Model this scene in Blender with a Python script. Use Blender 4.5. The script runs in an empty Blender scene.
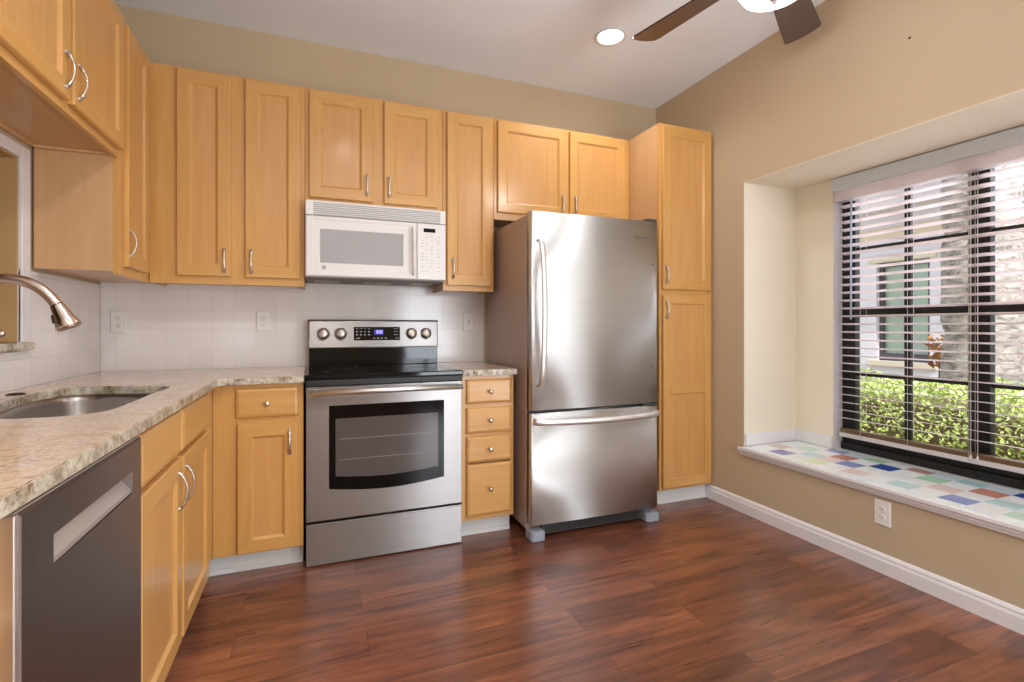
import bpy, bmesh, math, random
from mathutils import Vector, Matrix

# ------------------------------------------------------------------ camera, sky, sun, daylight and fill lamps, exposure
scn = bpy.context.scene
COL = scn.collection
cam_d = bpy.data.cameras.new('camera')
cam = bpy.data.objects.new('camera', cam_d)
COL.objects.link(cam)
cam.location = (1.039, -3.198, 1.147)
cam.rotation_euler = (math.radians(90), 0, math.radians(-21.59))
cam_d.sensor_width = 36.0
cam_d.lens = 36.0 * 499.25 / 1024.0
cam_d.shift_y = -(341.0 - 326.66) / 1024.0
cam_d.clip_start = 0.02
scn.camera = cam

world = bpy.data.worlds.new('sky')
scn.world = world
world.use_nodes = True
wn = world.node_tree
bg = wn.nodes['Background']
bg.inputs['Color'].default_value = (0.80, 0.90, 1.0, 1)
bg.inputs['Strength'].default_value = 1.45

def light(name, kind, loc, energy, color=(1, 1, 1), rot=(0, 0, 0), **kw):
    d = bpy.data.lights.new(name, kind)
    d.energy = energy
    d.color = color
    for k, v in kw.items():
        setattr(d, k, v)
    o = bpy.data.objects.new(name, d)
    o.location = loc
    o.rotation_euler = rot
    COL.objects.link(o)
    return o

R = math.radians
light('sun', 'SUN', (6, -8, 9), 3.0, (1.0, 0.95, 0.86), (R(50), 0, R(-16)), angle=R(0.6))
# daylight entering by the patio doors behind the camera and by the side door, then two added fill lamps
light('patio_daylight', 'AREA', (2.96, -6.12, 1.08), 78, (0.86, 0.93, 1.0), (R(125), 0, 0), shape='RECTANGLE', size=0.86, size_y=1.95)
light('side_door_daylight', 'AREA', (3.58, -3.62, 1.08), 48, (0.93, 0.97, 1.0), (0, R(122), 0), shape='RECTANGLE', size=1.9, size_y=1.15)
light('left_fill_light', 'AREA', (-0.08, -4.75, 1.10), 52, (0.86, 0.93, 1.0), (0, R(-140), 0), shape='RECTANGLE', size=1.95, size_y=1.7)  # added lamp on the unseen left side, makes up the room's missing light
light('window_fill_light', 'AREA', (6.5, -2.45, 3.62), 560, (0.86, 0.93, 1.0), (0, R(52), 0), shape='RECTANGLE', size=1.5, size_y=2.6)  # added lamp panel outdoors above the view, brightens bench, recess and slats

scn.view_settings.view_transform = 'Standard'
scn.view_settings.look = 'None'
scn.view_settings.gamma = 1.0
scn.view_settings.use_curve_mapping = False
scn.view_settings.exposure = 0.09
scn.cycles.use_denoising = True
scn.cycles.max_bounces = 10
scn.cycles.diffuse_bounces = 5
scn.cycles.glossy_bounces = 5
scn.cycles.transparent_max_bounces = 12
scn.cycles.sample_clamp_indirect = 6.0

# ------------------------------------------------------------------ materials
def lin(c):
    return tuple(((x / 255.0) / 12.92 if x / 255.0 <= 0.04045 else ((x / 255.0 + 0.055) / 1.055) ** 2.4) for x in c) + (1,)

class Mat:
    def __init__(s, name, color=(200, 200, 200), rough=0.5, metal=0.0, **kw):
        s.m = bpy.data.materials.new(name)
        s.m.use_nodes = True
        s.nt = s.m.node_tree
        s.b = s.nt.nodes['Principled BSDF']
        s.b.inputs['Base Color'].default_value = lin(color)
        s.b.inputs['Roughness'].default_value = rough
        s.b.inputs['Metallic'].default_value = metal
        for k, v in kw.items():
            s.b.inputs[k.replace('_', ' ')].default_value = v
    def node(s, t, **kw):
        n = s.nt.nodes.new(t)
        for k, v in kw.items():
            setattr(n, k, v)
        return n
    def link(s, a, b):
        s.nt.links.new(a, b)
    def coords(s, scale=(1, 1, 1), rot=(0, 0, 0), loc=(0, 0, 0)):
        tc = s.node('ShaderNodeTexCoord')
        mp = s.node('ShaderNodeMapping')
        mp.inputs['Scale'].default_value = scale
        mp.inputs['Rotation'].default_value = rot
        mp.inputs['Location'].default_value = loc
        s.link(tc.outputs['Object'], mp.inputs['Vector'])
        return mp.outputs['Vector']
    def noise(s, vec, scale=5, detail=4, rough=0.55, dist=0.0):
        n = s.node('ShaderNodeTexNoise')
        n.inputs['Scale'].default_value = scale
        n.inputs['Detail'].default_value = detail
        n.inputs['Roughness'].default_value = rough
        n.inputs['Distortion'].default_value = dist
        s.link(vec, n.inputs['Vector'])
        return n.outputs['Fac']
    def ramp(s, fac, stops, interp='LINEAR'):
        r = s.node('ShaderNodeValToRGB')
        r.color_ramp.interpolation = interp
        e = r.color_ramp.elements
        while len(e) < len(stops):
            e.new(0.5)
        for el, (p, c) in zip(e, stops):
            el.position = p
            el.color = lin(c)
        s.link(fac, r.inputs['Fac'])
        return r.outputs['Color']
    def mix(s, a, b, fac, mode='MIX'):
        n = s.node('ShaderNodeMix', data_type='RGBA', blend_type=mode)
        for src, i in ((fac, 0), (a, 6), (b, 7)):
            if hasattr(src, 'links'):
                s.link(src, n.inputs[i])
            elif i == 0:
                n.inputs[0].default_value = src
            else:
                n.inputs[i].default_value = lin(src)
        return n.outputs[2]
    def base(s, c):
        s.link(c, s.b.inputs['Base Color'])
    def bump(s, h, strength=0.2, dist=0.002):
        b = s.node('ShaderNodeBump')
        b.inputs['Strength'].default_value = strength
        b.inputs['Distance'].default_value = dist
        s.link(h, b.inputs['Height'])
        s.link(b.outputs['Normal'], s.b.inputs['Normal'])
    def math(s, op, a, b=0.5):
        n = s.node('ShaderNodeMath', operation=op)
        for i, x in enumerate((a, b)):
            if hasattr(x, 'links'):
                s.link(x, n.inputs[i])
            else:
                n.inputs[i].default_value = x
        return n.outputs[0]

def paint(name, c, rough=0.85):
    m = Mat(name, c, rough)
    v = m.coords()
    n = m.noise(v, 1.3, 3)
    c2 = tuple(max(0, x - 5) for x in c)
    m.base(m.ramp(n, [(0.3, c2), (0.7, c)]))
    m.bump(m.noise(v, 140, 3), 0.12, 0.002)
    return m.m

def maple(name, c_lo, c_hi, axis='z', rough=0.30):
    m = Mat(name, c_hi, rough)
    sc = {'z': (11, 11, 0.9), 'x': (0.9, 11, 11), 'y': (11, 0.9, 11)}[axis]
    v = m.coords(sc)
    n1 = m.noise(v, 2.2, 5, 0.6, 0.6)
    v2 = m.coords((1.7, 1.7, 0.7))
    n2 = m.noise(v2, 1.6, 2)
    mid = tuple((a + b) / 2 for a, b in zip(c_lo, c_hi))
    col = m.ramp(n1, [(0.28, c_lo), (0.5, mid), (0.75, c_hi)])
    col2 = m.ramp(n2, [(0.3, tuple(x * 0.93 for x in c_hi)), (0.7, c_hi)])
    m.base(m.mix(col, col2, 0.4))
    m.b.inputs['Coat Weight'].default_value = 0.4
    m.b.inputs['Coat Roughness'].default_value = 0.15
    return m.m

def steel(name, c, rough=0.28, aniso=0.75, axis='Z', streak=(0.6, 0.6, 260)):
    m = Mat(name, c, rough, 1.0)
    m.b.inputs['Anisotropic'].default_value = aniso
    m.b.inputs['Anisotropic Rotation'].default_value = 0.25
    t = m.node('ShaderNodeTangent', direction_type='RADIAL', axis=axis)
    m.link(t.outputs['Tangent'], m.b.inputs['Tangent'])
    n = m.noise(m.coords(streak), 3, 3)
    m.link(m.math('ADD', m.math('MULTIPLY', n, 0.10), rough - 0.05), m.b.inputs['Roughness'])
    m.base(m.ramp(n, [(0.3, tuple(x * 0.95 for x in c)), (0.7, c)]))
    return m.m

M = {}
M['wall'] = paint('tan_wall_paint', (190, 170, 142))
M['recess'] = paint('tan_wall_paint_daylit', (232, 222, 202))  # same tan paint lightened, window daylight put into the colour
M['ceiling'] = paint('white_ceiling_paint', (238, 244, 252), 0.9)
M['white_trim'] = paint('white_trim_paint', (226, 222, 224), 0.4)
M['white_toe'] = paint('pale_kick_paint', (214, 214, 212), 0.5)
M['maple_v'] = maple('maple_vertical_grain', (190, 134, 68), (214, 164, 96), 'z')
M['maple_x'] = maple('maple_grain_along_back', (190, 134, 68), (214, 164, 96), 'x')
M['maple_y'] = maple('maple_grain_along_left', (190, 134, 68), (214, 164, 96), 'y')
M['maple_panel'] = maple('maple_panel_veneer', (192, 134, 72), (212, 160, 98), 'z')
M['maple_side'] = maple('maple_side_panel', (196, 152, 106), (212, 170, 124), 'z', 0.45)
M['maple_under'] = maple('maple_underside', (188, 142, 94), (204, 158, 108), 'y', 0.5)
M['steel'] = steel('brushed_stainless', (158, 153, 151), 0.34, 0.88)
M['steel_fridge'] = steel('brushed_stainless_fridge', (234, 234, 233), 0.46, 0.94)
M['steel_dark'] = steel('dark_stainless', (134, 120, 115), 0.38, 0.9)
M['nickel'] = Mat('satin_nickel', (210, 203, 195), 0.30, 1.0).m
M['bar_steel'] = Mat('satin_bar_steel', (232, 230, 228), 0.42, 1.0).m
M['bronze_nickel'] = Mat('warm_brushed_nickel', (208, 190, 180), 0.24, 1.0).m
M['sink_steel'] = steel('sink_stainless', (176, 168, 164), 0.32, 0.4)
M['fridge_side'] = paint('platinum_side_paint', (164, 140, 126), 0.36)
M['black_glass'] = Mat('black_glass', (7, 7, 9), 0.06, 0.0, Specular_IOR_Level=0.28).m
M['oven_glass'] = Mat('oven_window_glass', (84, 78, 76), 0.10, 0.0).m
M['black'] = Mat('black_plastic', (16, 15, 16), 0.42).m
M['dark_grey'] = Mat('dark_grey_plastic', (62, 60, 60), 0.5).m
M['foot_grey'] = Mat('blue_grey_plastic', (150, 158, 170), 0.3).m
M['appliance_white'] = Mat('white_enamel', (228, 224, 222), 0.28).m
M['appliance_grey'] = Mat('pale_grey_plastic', (172, 172, 172), 0.35).m
M['micro_window'] = Mat('grey_screen_glass', (170, 170, 172), 0.08).m
M['button'] = Mat('button_grey', (196, 194, 192), 0.5).m
M['under_grey'] = Mat('brown_grey_enamel', (92, 78, 72), 0.45).m
M['vent_mesh'] = Mat('filter_mesh', (150, 138, 128), 0.4, 0.6).m
M['outlet'] = Mat('outlet_white', (226, 222, 218), 0.35).m
M['slot'] = Mat('outlet_slot', (70, 64, 60), 0.6).m
M['blade'] = maple('dark_walnut_blade', (50, 34, 32), (74, 52, 48), 'x', 0.35)
M['bronze'] = Mat('dark_bronze', (58, 48, 46), 0.4, 0.8).m
M['window_black'] = Mat('black_aluminium', (18, 16, 17), 0.45).m
def slat_mat():
    m = Mat('white_blind_slat', (244, 240, 242), 0.42)
    tr = m.node('ShaderNodeBsdfTranslucent')
    tr.inputs['Color'].default_value = lin((236, 222, 220))
    mx = m.node('ShaderNodeMixShader')
    mx.inputs[0].default_value = 0.42
    m.link(m.b.outputs[0], mx.inputs[1])
    m.link(tr.outputs[0], mx.inputs[2])
    m.link(mx.outputs[0], m.nt.nodes['Material Output'].inputs['Surface'])
    return m.m
M['slat'] = slat_mat()
M['valance'] = Mat('blind_valance', (210, 217, 222), 0.4).m
M['shaded_slat'] = maple('shaded_slat_brown', (84, 60, 36), (104, 76, 46), 'y', 0.5)  # brown colour paints the shade on top of the stacked slats
M['cord'] = Mat('blind_cord', (222, 216, 212), 0.7).m
M['wand'] = Mat('clear_blue_wand', (176, 200, 226), 0.15).m
M['jamb_tan'] = paint('stucco_tan', (186, 148, 100))

def emis(name, c, strength, base=(255, 255, 255)):
    m = Mat(name, base, 0.4)
    m.b.inputs['Emission Color'].default_value = lin(c)
    m.b.inputs['Emission Strength'].default_value = strength
    return m.m
M['lamp_disc'] = emis('lit_lamp_lens', (255, 246, 236), 9.0)
M['bowl'] = emis('lit_frosted_bowl', (255, 246, 234), 5.0)
M['digits'] = emis('blue_display_digits', (110, 100, 255), 3.0)
M['digit_glow'] = emis('display_panel_blue', (40, 30, 170), 0.5, (20, 18, 60))
M['print_white'] = Mat('printed_white', (170, 166, 164), 0.5).m
M['print_grey'] = Mat('printed_grey', (120, 120, 122), 0.4, 0.5).m

def glass_mat():
    m = Mat('window_glass', (255, 255, 255), 0.0)
    nt = m.nt
    tr = m.node('ShaderNodeBsdfTransparent')
    gl = m.node('ShaderNodeBsdfGlossy')
    gl.inputs['Roughness'].default_value = 0.0
    fr = m.node('ShaderNodeFresnel')
    fr.inputs['IOR'].default_value = 1.35
    mx = m.node('ShaderNodeMixShader')
    m.link(fr.outputs[0], mx.inputs[0])
    m.link(tr.outputs[0], mx.inputs[1])
    m.link(gl.outputs[0], mx.inputs[2])
    m.link(mx.outputs[0], nt.nodes['Material Output'].inputs['Surface'])
    return m.m
M['glass'] = glass_mat()

def tile_mat(name, plane):
    # square white wall tiles, 108 mm, grout in between
    m = Mat(name, (222, 216, 214), 0.14)
    tc = m.node('ShaderNodeTexCoord')
    sx = m.node('ShaderNodeSeparateXYZ')
    m.link(tc.outputs['Object'], sx.inputs[0])
    cb = m.node('ShaderNodeCombineXYZ')
    m.link(sx.outputs['X' if plane == 'xz' else 'Y'], cb.inputs[0])
    m.link(sx.outputs['Z'], cb.inputs[1])
    mp = m.node('ShaderNodeMapping')
    mp.inputs['Location'].default_value = (0.033, -0.914, 0)
    m.link(cb.outputs[0], mp.inputs['Vector'])
    br = m.node('ShaderNodeTexBrick')
    br.offset = 0.0
    br.squash = 1.0
    br.inputs['Scale'].default_value = 1.0
    br.inputs['Brick Width'].default_value = 0.1085
    br.inputs['Row Height'].default_value = 0.1085
    br.inputs['Mortar Size'].default_value = 0.0016
    br.inputs['Mortar Smooth'].default_value = 0.4
    br.inputs['Color1'].default_value = lin((224, 218, 216))
    br.inputs['Color2'].default_value = lin((218, 212, 211))
    br.inputs['Mortar'].default_value = lin((212, 206, 203))
    m.link(mp.outputs[0], br.inputs['Vector'])
    m.base(br.outputs['Color'])
    h = m.math('SUBTRACT', 1.0, br.outputs['Fac'])
    m.bump(h, 0.35, 0.0015)
    return m.m
M['tile_back'] = tile_mat('white_wall_tile_back', 'xz')
M['tile_left'] = tile_mat('white_wall_tile_left', 'yz')

def granite_mat():
    m = Mat('granite', (200, 170, 140), 0.12)
    v = m.coords((2.0, 7.0, 3.0))
    flow = m.noise(v, 3.0, 7, 0.66, 1.8)
    col = m.ramp(flow, [(0.28, (138, 104, 84)), (0.40, (196, 156, 124)), (0.50, (226, 200, 174)), (0.60, (200, 178, 164)), (0.72, (234, 220, 204))])
    v2 = m.coords((1, 1, 1))
    grain = m.noise(v2, 95, 5, 0.7)
    col = m.mix(col, m.ramp(grain, [(0.34, (92, 66, 50)), (0.48, (206, 182, 158)), (0.66, (238, 226, 210))]), 0.38)
    vo = m.node('ShaderNodeTexVoronoi')
    vo.inputs['Scale'].default_value = 62
    m.link(m.coords((1, 1, 1)), vo.inputs['Vector'])
    clump = m.noise(v2, 9, 3)
    spot = m.math('MULTIPLY', m.math('LESS_THAN', vo.outputs['Distance'], 0.34), m.math('GREATER_THAN', clump, 0.56))
    col = m.mix(col, (92, 66, 50), m.math('MULTIPLY', spot, 0.30))
    m.base(col)
    return m.m
M['granite'] = granite_mat()

def granite_edge_mat():
    m = Mat('granite_cut_edge', (190, 180, 160), 0.2)
    v2 = m.coords((1, 1, 1))
    grain = m.noise(v2, 60, 5, 0.75)
    col = m.ramp(grain, [(0.33, (62, 46, 36)), (0.44, (146, 126, 102)), (0.55, (206, 196, 172)), (0.72, (222, 214, 198))])
    big = m.noise(v2, 14, 3)
    col = m.mix(col, m.ramp(big, [(0.38, (96, 72, 48)), (0.58, (214, 210, 196))]), 0.42)
    m.base(col)
    m.bump(grain, 0.6, 0.004)
    return m.m
M['granite_edge'] = granite_edge_mat()

def floor_mat():
    m = Mat('acacia_plank_floor', (120, 64, 44), 0.24)
    tc = m.node('ShaderNodeTexCoord')
    br = m.node('ShaderNodeTexBrick')
    br.offset = 0.37
    br.inputs['Scale'].default_value = 1.0
    br.inputs['Brick Width'].default_value = 1.22
    br.inputs['Row Height'].default_value = 0.155
    br.inputs['Mortar Size'].default_value = 0.0010
    br.inputs['Mortar Smooth'].default_value = 0.2
    br.inputs['Color1'].default_value = (0.0, 0.0, 0.0, 1)
    br.inputs['Color2'].default_value = (1, 1, 1, 1)
    br.inputs['Mortar'].default_value = (0.5, 0.5, 0.5, 1)
    m.link(tc.outputs['Object'], br.inputs['Vector'])
    # every plank shifts the grain so boards do not continue one another
    sc = m.node('ShaderNodeVectorMath', operation='SCALE')
    m.link(br.outputs['Color'], sc.inputs[0])
    sc.inputs['Scale'].default_value = 7.0
    ad = m.node('ShaderNodeVectorMath', operation='ADD')
    m.link(tc.outputs['Object'], ad.inputs[0])
    m.link(sc.outputs[0], ad.inputs[1])
    mp = m.node('ShaderNodeMapping')
    mp.inputs['Scale'].default_value = (0.75, 6.0, 1)
    m.link(ad.outputs[0], mp.inputs['Vector'])
    g1 = m.noise(mp.outputs[0], 2.1, 6, 0.62, 1.2)
    mp2 = m.node('ShaderNodeMapping')
    mp2.inputs['Scale'].default_value = (0.75, 17, 1)
    m.link(ad.outputs[0], mp2.inputs['Vector'])
    g2 = m.noise(mp2.outputs[0], 2.6, 5, 0.65, 0.9)
    col = m.ramp(g1, [(0.32, (56, 30, 25)), (0.43, (100, 54, 40)), (0.54, (142, 81, 53)), (0.68, (178, 112, 76))])
    col = m.mix(col, m.ramp(g2, [(0.30, (74, 42, 35)), (0.5, (126, 78, 58)), (0.72, (164, 110, 86))]), 0.42)
    tone = m.ramp(br.outputs['Color'], [(0.0, (206, 200, 200)), (1.0, (255, 255, 255))])
    col = m.mix(col, tone, 1.0, 'MULTIPLY')
    col = m.mix(col, (60, 32, 26), br.outputs['Fac'])
    m.base(col)
    m.link(m.math('ADD', m.math('MULTIPLY', g2, 0.10), 0.24), m.b.inputs['Roughness'])
    m.bump(g2, 0.10, 0.002)
    m.b.inputs['Coat Weight'].default_value = 0.5
    m.b.inputs['Coat Roughness'].default_value = 0.26
    return m.m
M['floor'] = floor_mat()

# ------------------------------------------------------------------ mesh helpers
class MB:
    """collects solids in world coordinates, becomes one mesh object"""
    def __init__(s):
        s.bm = bmesh.new()
        s.mats = []
        s.smooth = False
    def mi(s, mat):
        if mat is None:
            return 0
        if mat not in s.mats:
            s.mats.append(mat)
        return s.mats.index(mat)
    def _merge(s, b, mat=None, T=None, smooth=False):
        if T is not None:
            bmesh.ops.transform(b, matrix=T, verts=b.verts)
        k = s.mi(mat)
        for f in b.faces:
            if mat is not None:
                f.material_index = k
            f.smooth = smooth
        me = bpy.data.meshes.new('tmp')
        b.to_mesh(me)
        s.bm.from_mesh(me)
        bpy.data.meshes.remove(me)
        b.free()
    def box(s, lo, hi, bevel=0.0, seg=2, mat=None, T=None):
        b = bmesh.new()
        bmesh.ops.create_cube(b, size=1.0)
        for v in b.verts:
            v.co = Vector([lo[i] + (v.co[i] + 0.5) * (hi[i] - lo[i]) for i in range(3)])
        if bevel:
            bmesh.ops.bevel(b, geom=b.edges[:], offset=bevel, segments=seg, affect='EDGES', profile=0.5)
        s._merge(b, mat, T, False)
        return s
    def tube(s, pts, r, n=12, mat=None, T=None, caps=True, flat=None):
        """tube along points; r is a number or a list; flat = (a, b) squashes the section"""
        b = bmesh.new()
        P = [Vector(p) for p in pts]
        rs = r if isinstance(r, (list, tuple)) else [r] * len(P)
        up = None
        rings = []
        for i, p in enumerate(P):
            t = (P[min(i + 1, len(P) - 1)] - P[max(i - 1, 0)]).normalized()
            if up is None:
                up = Vector((0, 0, 1)) if abs(t.z) < 0.9 else Vector((1, 0, 0))
            side = t.cross(up)
            if side.length < 1e-6:
                side = t.orthogonal()
            side.normalize()
            up = side.cross(t).normalized()
            fa, fb = flat or (1, 1)
            rings.append([b.verts.new(p + (side * math.cos(2 * math.pi * k / n) * fa + up * math.sin(2 * math.pi * k / n) * fb) * rs[i]) for k in range(n)])
        for a, c in zip(rings, rings[1:]):
            for k in range(n):
                b.faces.new((a[k], a[(k + 1) % n], c[(k + 1) % n], c[k]))
        if caps:
            b.faces.new(rings[0][::-1])
            b.faces.new(rings[-1])
        bmesh.ops.recalc_face_normals(b, faces=b.faces[:])
        s._merge(b, mat, T, True)
        return s
    def lathe(s, prof, loc=(0, 0, 0), n=28, mat=None, T=None, axis='z'):
        """profile of (radius, height) turned round an axis"""
        b = bmesh.new()
        rings = []
        for r, h in prof:
            if r < 1e-6:
                rings.append([b.verts.new((0, 0, h))])
            else:
                rings.append([b.verts.new((r * math.cos(2 * math.pi * k / n), r * math.sin(2 * math.pi * k / n), h)) for k in range(n)])
        for a, c in zip(rings, rings[1:]):
            for k in range(n):
                q = [a[k % len(a)], a[(k + 1) % n % len(a)], c[(k + 1) % n % len(c)], c[k % len(c)]]
                u = []
                for x in q:
                    if x not in u:
                        u.append(x)
                if len(u) > 2:
                    b.faces.new(u)
        bmesh.ops.recalc_face_normals(b, faces=b.faces[:])
        rot = {'z': Matrix(), '-y': Matrix.Rotation(R(90), 4, 'X'), 'x': Matrix.Rotation(R(90), 4, 'Y'), '-x': Matrix.Rotation(R(-90), 4, 'Y')}[axis]
        TT = Matrix.Translation(loc) @ rot
        s._merge(b, mat, T @ TT if T is not None else TT, True)
        return s
    def prism(s, outline, z0, z1, mat=None, T=None, bevel=0.0, holes=(), side_mat=None, hole_mat=None):
        """outline in the xy plane pushed from z0 to z1, with holes"""
        b = bmesh.new()
        def loop(pts):
            vs = [b.verts.new((p[0], p[1], z0)) for p in pts]
            return [b.edges.new((vs[i], vs[(i + 1) % len(vs)])) for i in range(len(vs))]
        es = loop(outline)
        for h in holes:
            es += loop(h)
        bmesh.ops.triangle_fill(b, use_beauty=True, use_dissolve=False, edges=es)
        if not holes and len(outline) > 4:
            bmesh.ops.dissolve_faces(b, faces=b.faces[:])
        r = bmesh.ops.extrude_face_region(b, geom=b.faces[:])
        vs = [g for g in r['geom'] if isinstance(g, bmesh.types.BMVert)]
        bmesh.ops.translate(b, verts=vs, vec=(0, 0, z1 - z0))
        bmesh.ops.recalc_face_normals(b, faces=b.faces[:])
        if bevel:
            ee = [e for e in b.edges if abs(e.verts[0].co.z - e.verts[1].co.z) < 1e-6 and len(e.link_faces) == 2 and any(abs(f.normal.z) < 0.5 for f in e.link_faces) and any(abs(f.normal.z) > 0.5 for f in e.link_faces)]
            bmesh.ops.bevel(b, geom=ee, offset=bevel, segments=2, affect='EDGES')
        k = s.mi(mat)
        ks = s.mi(side_mat) if side_mat else k
        for f in b.faces:
            f.normal_update()
            f.material_index = k if abs(f.normal.z) > 0.9 else ks
        s._merge(b, None, T, False)
        return s
    def rings(s, levels, T=None, mat=None, mat_h=None, mat_c=None):
        """rectangular loops (u0,u1,v0,v1,w) stitched outside in; last one is filled; used for doors and drawer fronts"""
        b = bmesh.new()
        L = []
        for u0, u1, v0, v1, w in levels:
            L.append([b.verts.new(c) for c in ((u0, v0, w), (u1, v0, w), (u1, v1, w), (u0, v1, w))])
        kv, kh = s.mi(mat), s.mi(mat_h or mat)
        for a, c in zip(L, L[1:]):
            for k in range(4):
                f = b.faces.new((a[k], a[(k + 1) % 4], c[(k + 1) % 4], c[k]))
                f.material_index = kh if k in (0, 2) else kv
        f = b.faces.new(L[-1])
        f.material_index = s.mi(mat_c or mat)
        f = b.faces.new(L[0][::-1])
        f.material_index = kv
        s._merge(b, None, T, False)
        return s
    def build(s, name, mat=None, parent=None, smooth_angle=None, kind=None):
        base = Vector((0, 0, 0))
        if parent is not None:
            p = parent
            while p.parent is not None:
                p = p.parent
            base = p.location
        else:
            base = None
        me = bpy.data.meshes.new(name)
        if base is not None:
            bmesh.ops.translate(s.bm, verts=s.bm.verts, vec=-base)
        s.bm.to_mesh(me)
        s.bm.free()
        for mm in (s.mats or [mat]):
            me.materials.append(mm)
        if s.mats and mat is not None and mat not in s.mats:
            pass
        o = bpy.data.objects.new(name, me)
        COL.objects.link(o)
        if parent is not None:
            o.parent = parent
        if kind:
            o['kind'] = kind
        return o

def thing(name, label, cat, loc=(0, 0, 0), group=None):
    o = bpy.data.objects.new(name, None)
    o.empty_display_size = 0.1
    COL.objects.link(o)
    o.location = loc
    o['label'] = label
    o['category'] = cat
    if group:
        o['group'] = group
    return o

def tag(o, label, cat, group=None):
    o['label'] = label
    o['category'] = cat
    if group:
        o['group'] = group
    return o

# local frames: u to the right, v up, w towards the viewer of that face
def face_back(y):      # faces the camera (-y)
    return Matrix(((1, 0, 0, 0), (0, 0, -1, y), (0, 1, 0, 0), (0, 0, 0, 1)))
def face_left(x):      # on the left run, faces +x ; u = y
    return Matrix(((0, 0, 1, x), (1, 0, 0, 0), (0, 1, 0, 0), (0, 0, 0, 1)))
def face_right(x):     # on the right wall, faces -x ; u = -y
    return Matrix(((0, 0, -1, x), (-1, 0, 0, 0), (0, 1, 0, 0), (0, 0, 0, 1)))

def smooth_path(pts, n=6, closed=False):
    P = [Vector(p) for p in pts]
    out = []
    N = len(P)
    for i in range(N if closed else N - 1):
        if closed:
            p0, p1, p2, p3 = P[(i - 1) % N], P[i], P[(i + 1) % N], P[(i + 2) % N]
        else:
            p0, p1, p2, p3 = P[max(i - 1, 0)], P[i], P[i + 1], P[min(i + 2, N - 1)]
        for k in range(n):
            t = k / n
            out.append(0.5 * ((2 * p1) + (p2 - p0) * t + (2 * p0 - 5 * p1 + 4 * p2 - p3) * t * t + (3 * p1 - p0 - 3 * p2 + p3) * t ** 3))
    if not closed:
        out.append(P[-1])
    return out

# ------------------------------------------------------------------ the room
W, H, FRONT = 3.506, 2.84, -6.20
NY0, NY1, NZ0, NZ1, NX = -2.70, -0.860, 0.395, 2.035, 3.952     # window recess
WY0, WY1, WZ1 = -2.46, -1.107, 2.00                            # window opening in the recess
def struct(b, name, mat):
    return b.build(name, mat, kind='structure')

struct(MB().box((-0.02, FRONT - 0.1, -0.06), (W + 0.02, 0.02, 0.0)), 'floor', M['floor'])
struct(MB().box((-0.2, FRONT - 0.12, H), (W + 0.12, 0.12, H + 0.12)), 'ceiling', M['ceiling'])
wall_back = struct(MB().box((-0.2, 0.0, -0.06), (W + 0.12, 0.12, H)), 'wall_back', M['wall'])
MB().box((0.008, -0.007, 0.9), (2.098, 0.0, 1.412)).build('tile_backsplash', M['tile_back'], wall_back)
b = MB()
OY0, OY1, OZ0, OZ1 = -1.95, -0.765, 1.057, 1.784
b.box((-0.2, -3.85, -0.06), (0, OY0, H)).box((-0.2, FRONT, -0.06), (0, -5.65, H)).box((-0.2, -5.65, 2.12), (0, -3.85, H)).box((-0.2, OY1, -0.06), (0, 0, H))
b.box((-0.2, OY0, -0.06), (0, OY1, OZ0)).box((-0.2, OY0, OZ1), (0, OY1, H))
wall_left = struct(b, 'wall_left', M['wall'])
MB().box((0.0, OY0 - 0.2, 0.9), (0.007, OY1, 1.053)).box((0.0, OY1, 0.9), (0.007, -0.0075, 1.364)).build('tile_backsplash', M['tile_left'], wall_left)
b = MB()
b.box((W, NY1 + 0.003, -0.06), (W + 0.12, 0.0, H))
b.box((W, NY0 - 0.003, -0.06), (W + 0.12, NY1 + 0.003, 0.372)).box((W, NY0 - 0.003, NZ1 + 0.003), (W + 0.12, NY1 + 0.003, H))
b.box((W, -2.95, -0.06), (W + 0.12, NY0 - 0.003, H)).box((W, FRONT, -0.06), (W + 0.12, -4.30, H)).box((W, -4.30, 2.06), (W + 0.12, -2.95, H))
wall_right = struct(b, 'wall_right', M['wall'])
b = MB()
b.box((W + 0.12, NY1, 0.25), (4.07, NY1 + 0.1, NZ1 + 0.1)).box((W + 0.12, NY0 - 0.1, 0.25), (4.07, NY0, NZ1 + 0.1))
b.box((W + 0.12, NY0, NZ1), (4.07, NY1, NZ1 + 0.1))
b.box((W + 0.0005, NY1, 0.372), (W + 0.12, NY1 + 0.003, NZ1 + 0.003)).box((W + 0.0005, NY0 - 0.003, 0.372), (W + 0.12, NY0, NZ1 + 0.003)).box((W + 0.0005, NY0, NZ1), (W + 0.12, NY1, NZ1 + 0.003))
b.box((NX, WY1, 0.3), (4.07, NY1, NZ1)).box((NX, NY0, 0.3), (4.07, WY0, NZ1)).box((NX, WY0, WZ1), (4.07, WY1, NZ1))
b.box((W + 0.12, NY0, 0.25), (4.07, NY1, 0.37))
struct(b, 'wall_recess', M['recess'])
b = MB()
b.box((-0.2, FRONT - 0.12, -0.06), (2.50, FRONT, H)).box((3.42, FRONT - 0.12, -0.06), (W + 0.12, FRONT, H)).box((2.50, FRONT - 0.12, 2.12), (3.42, FRONT, H))
struct(b, 'wall_front', M['wall'])

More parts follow.
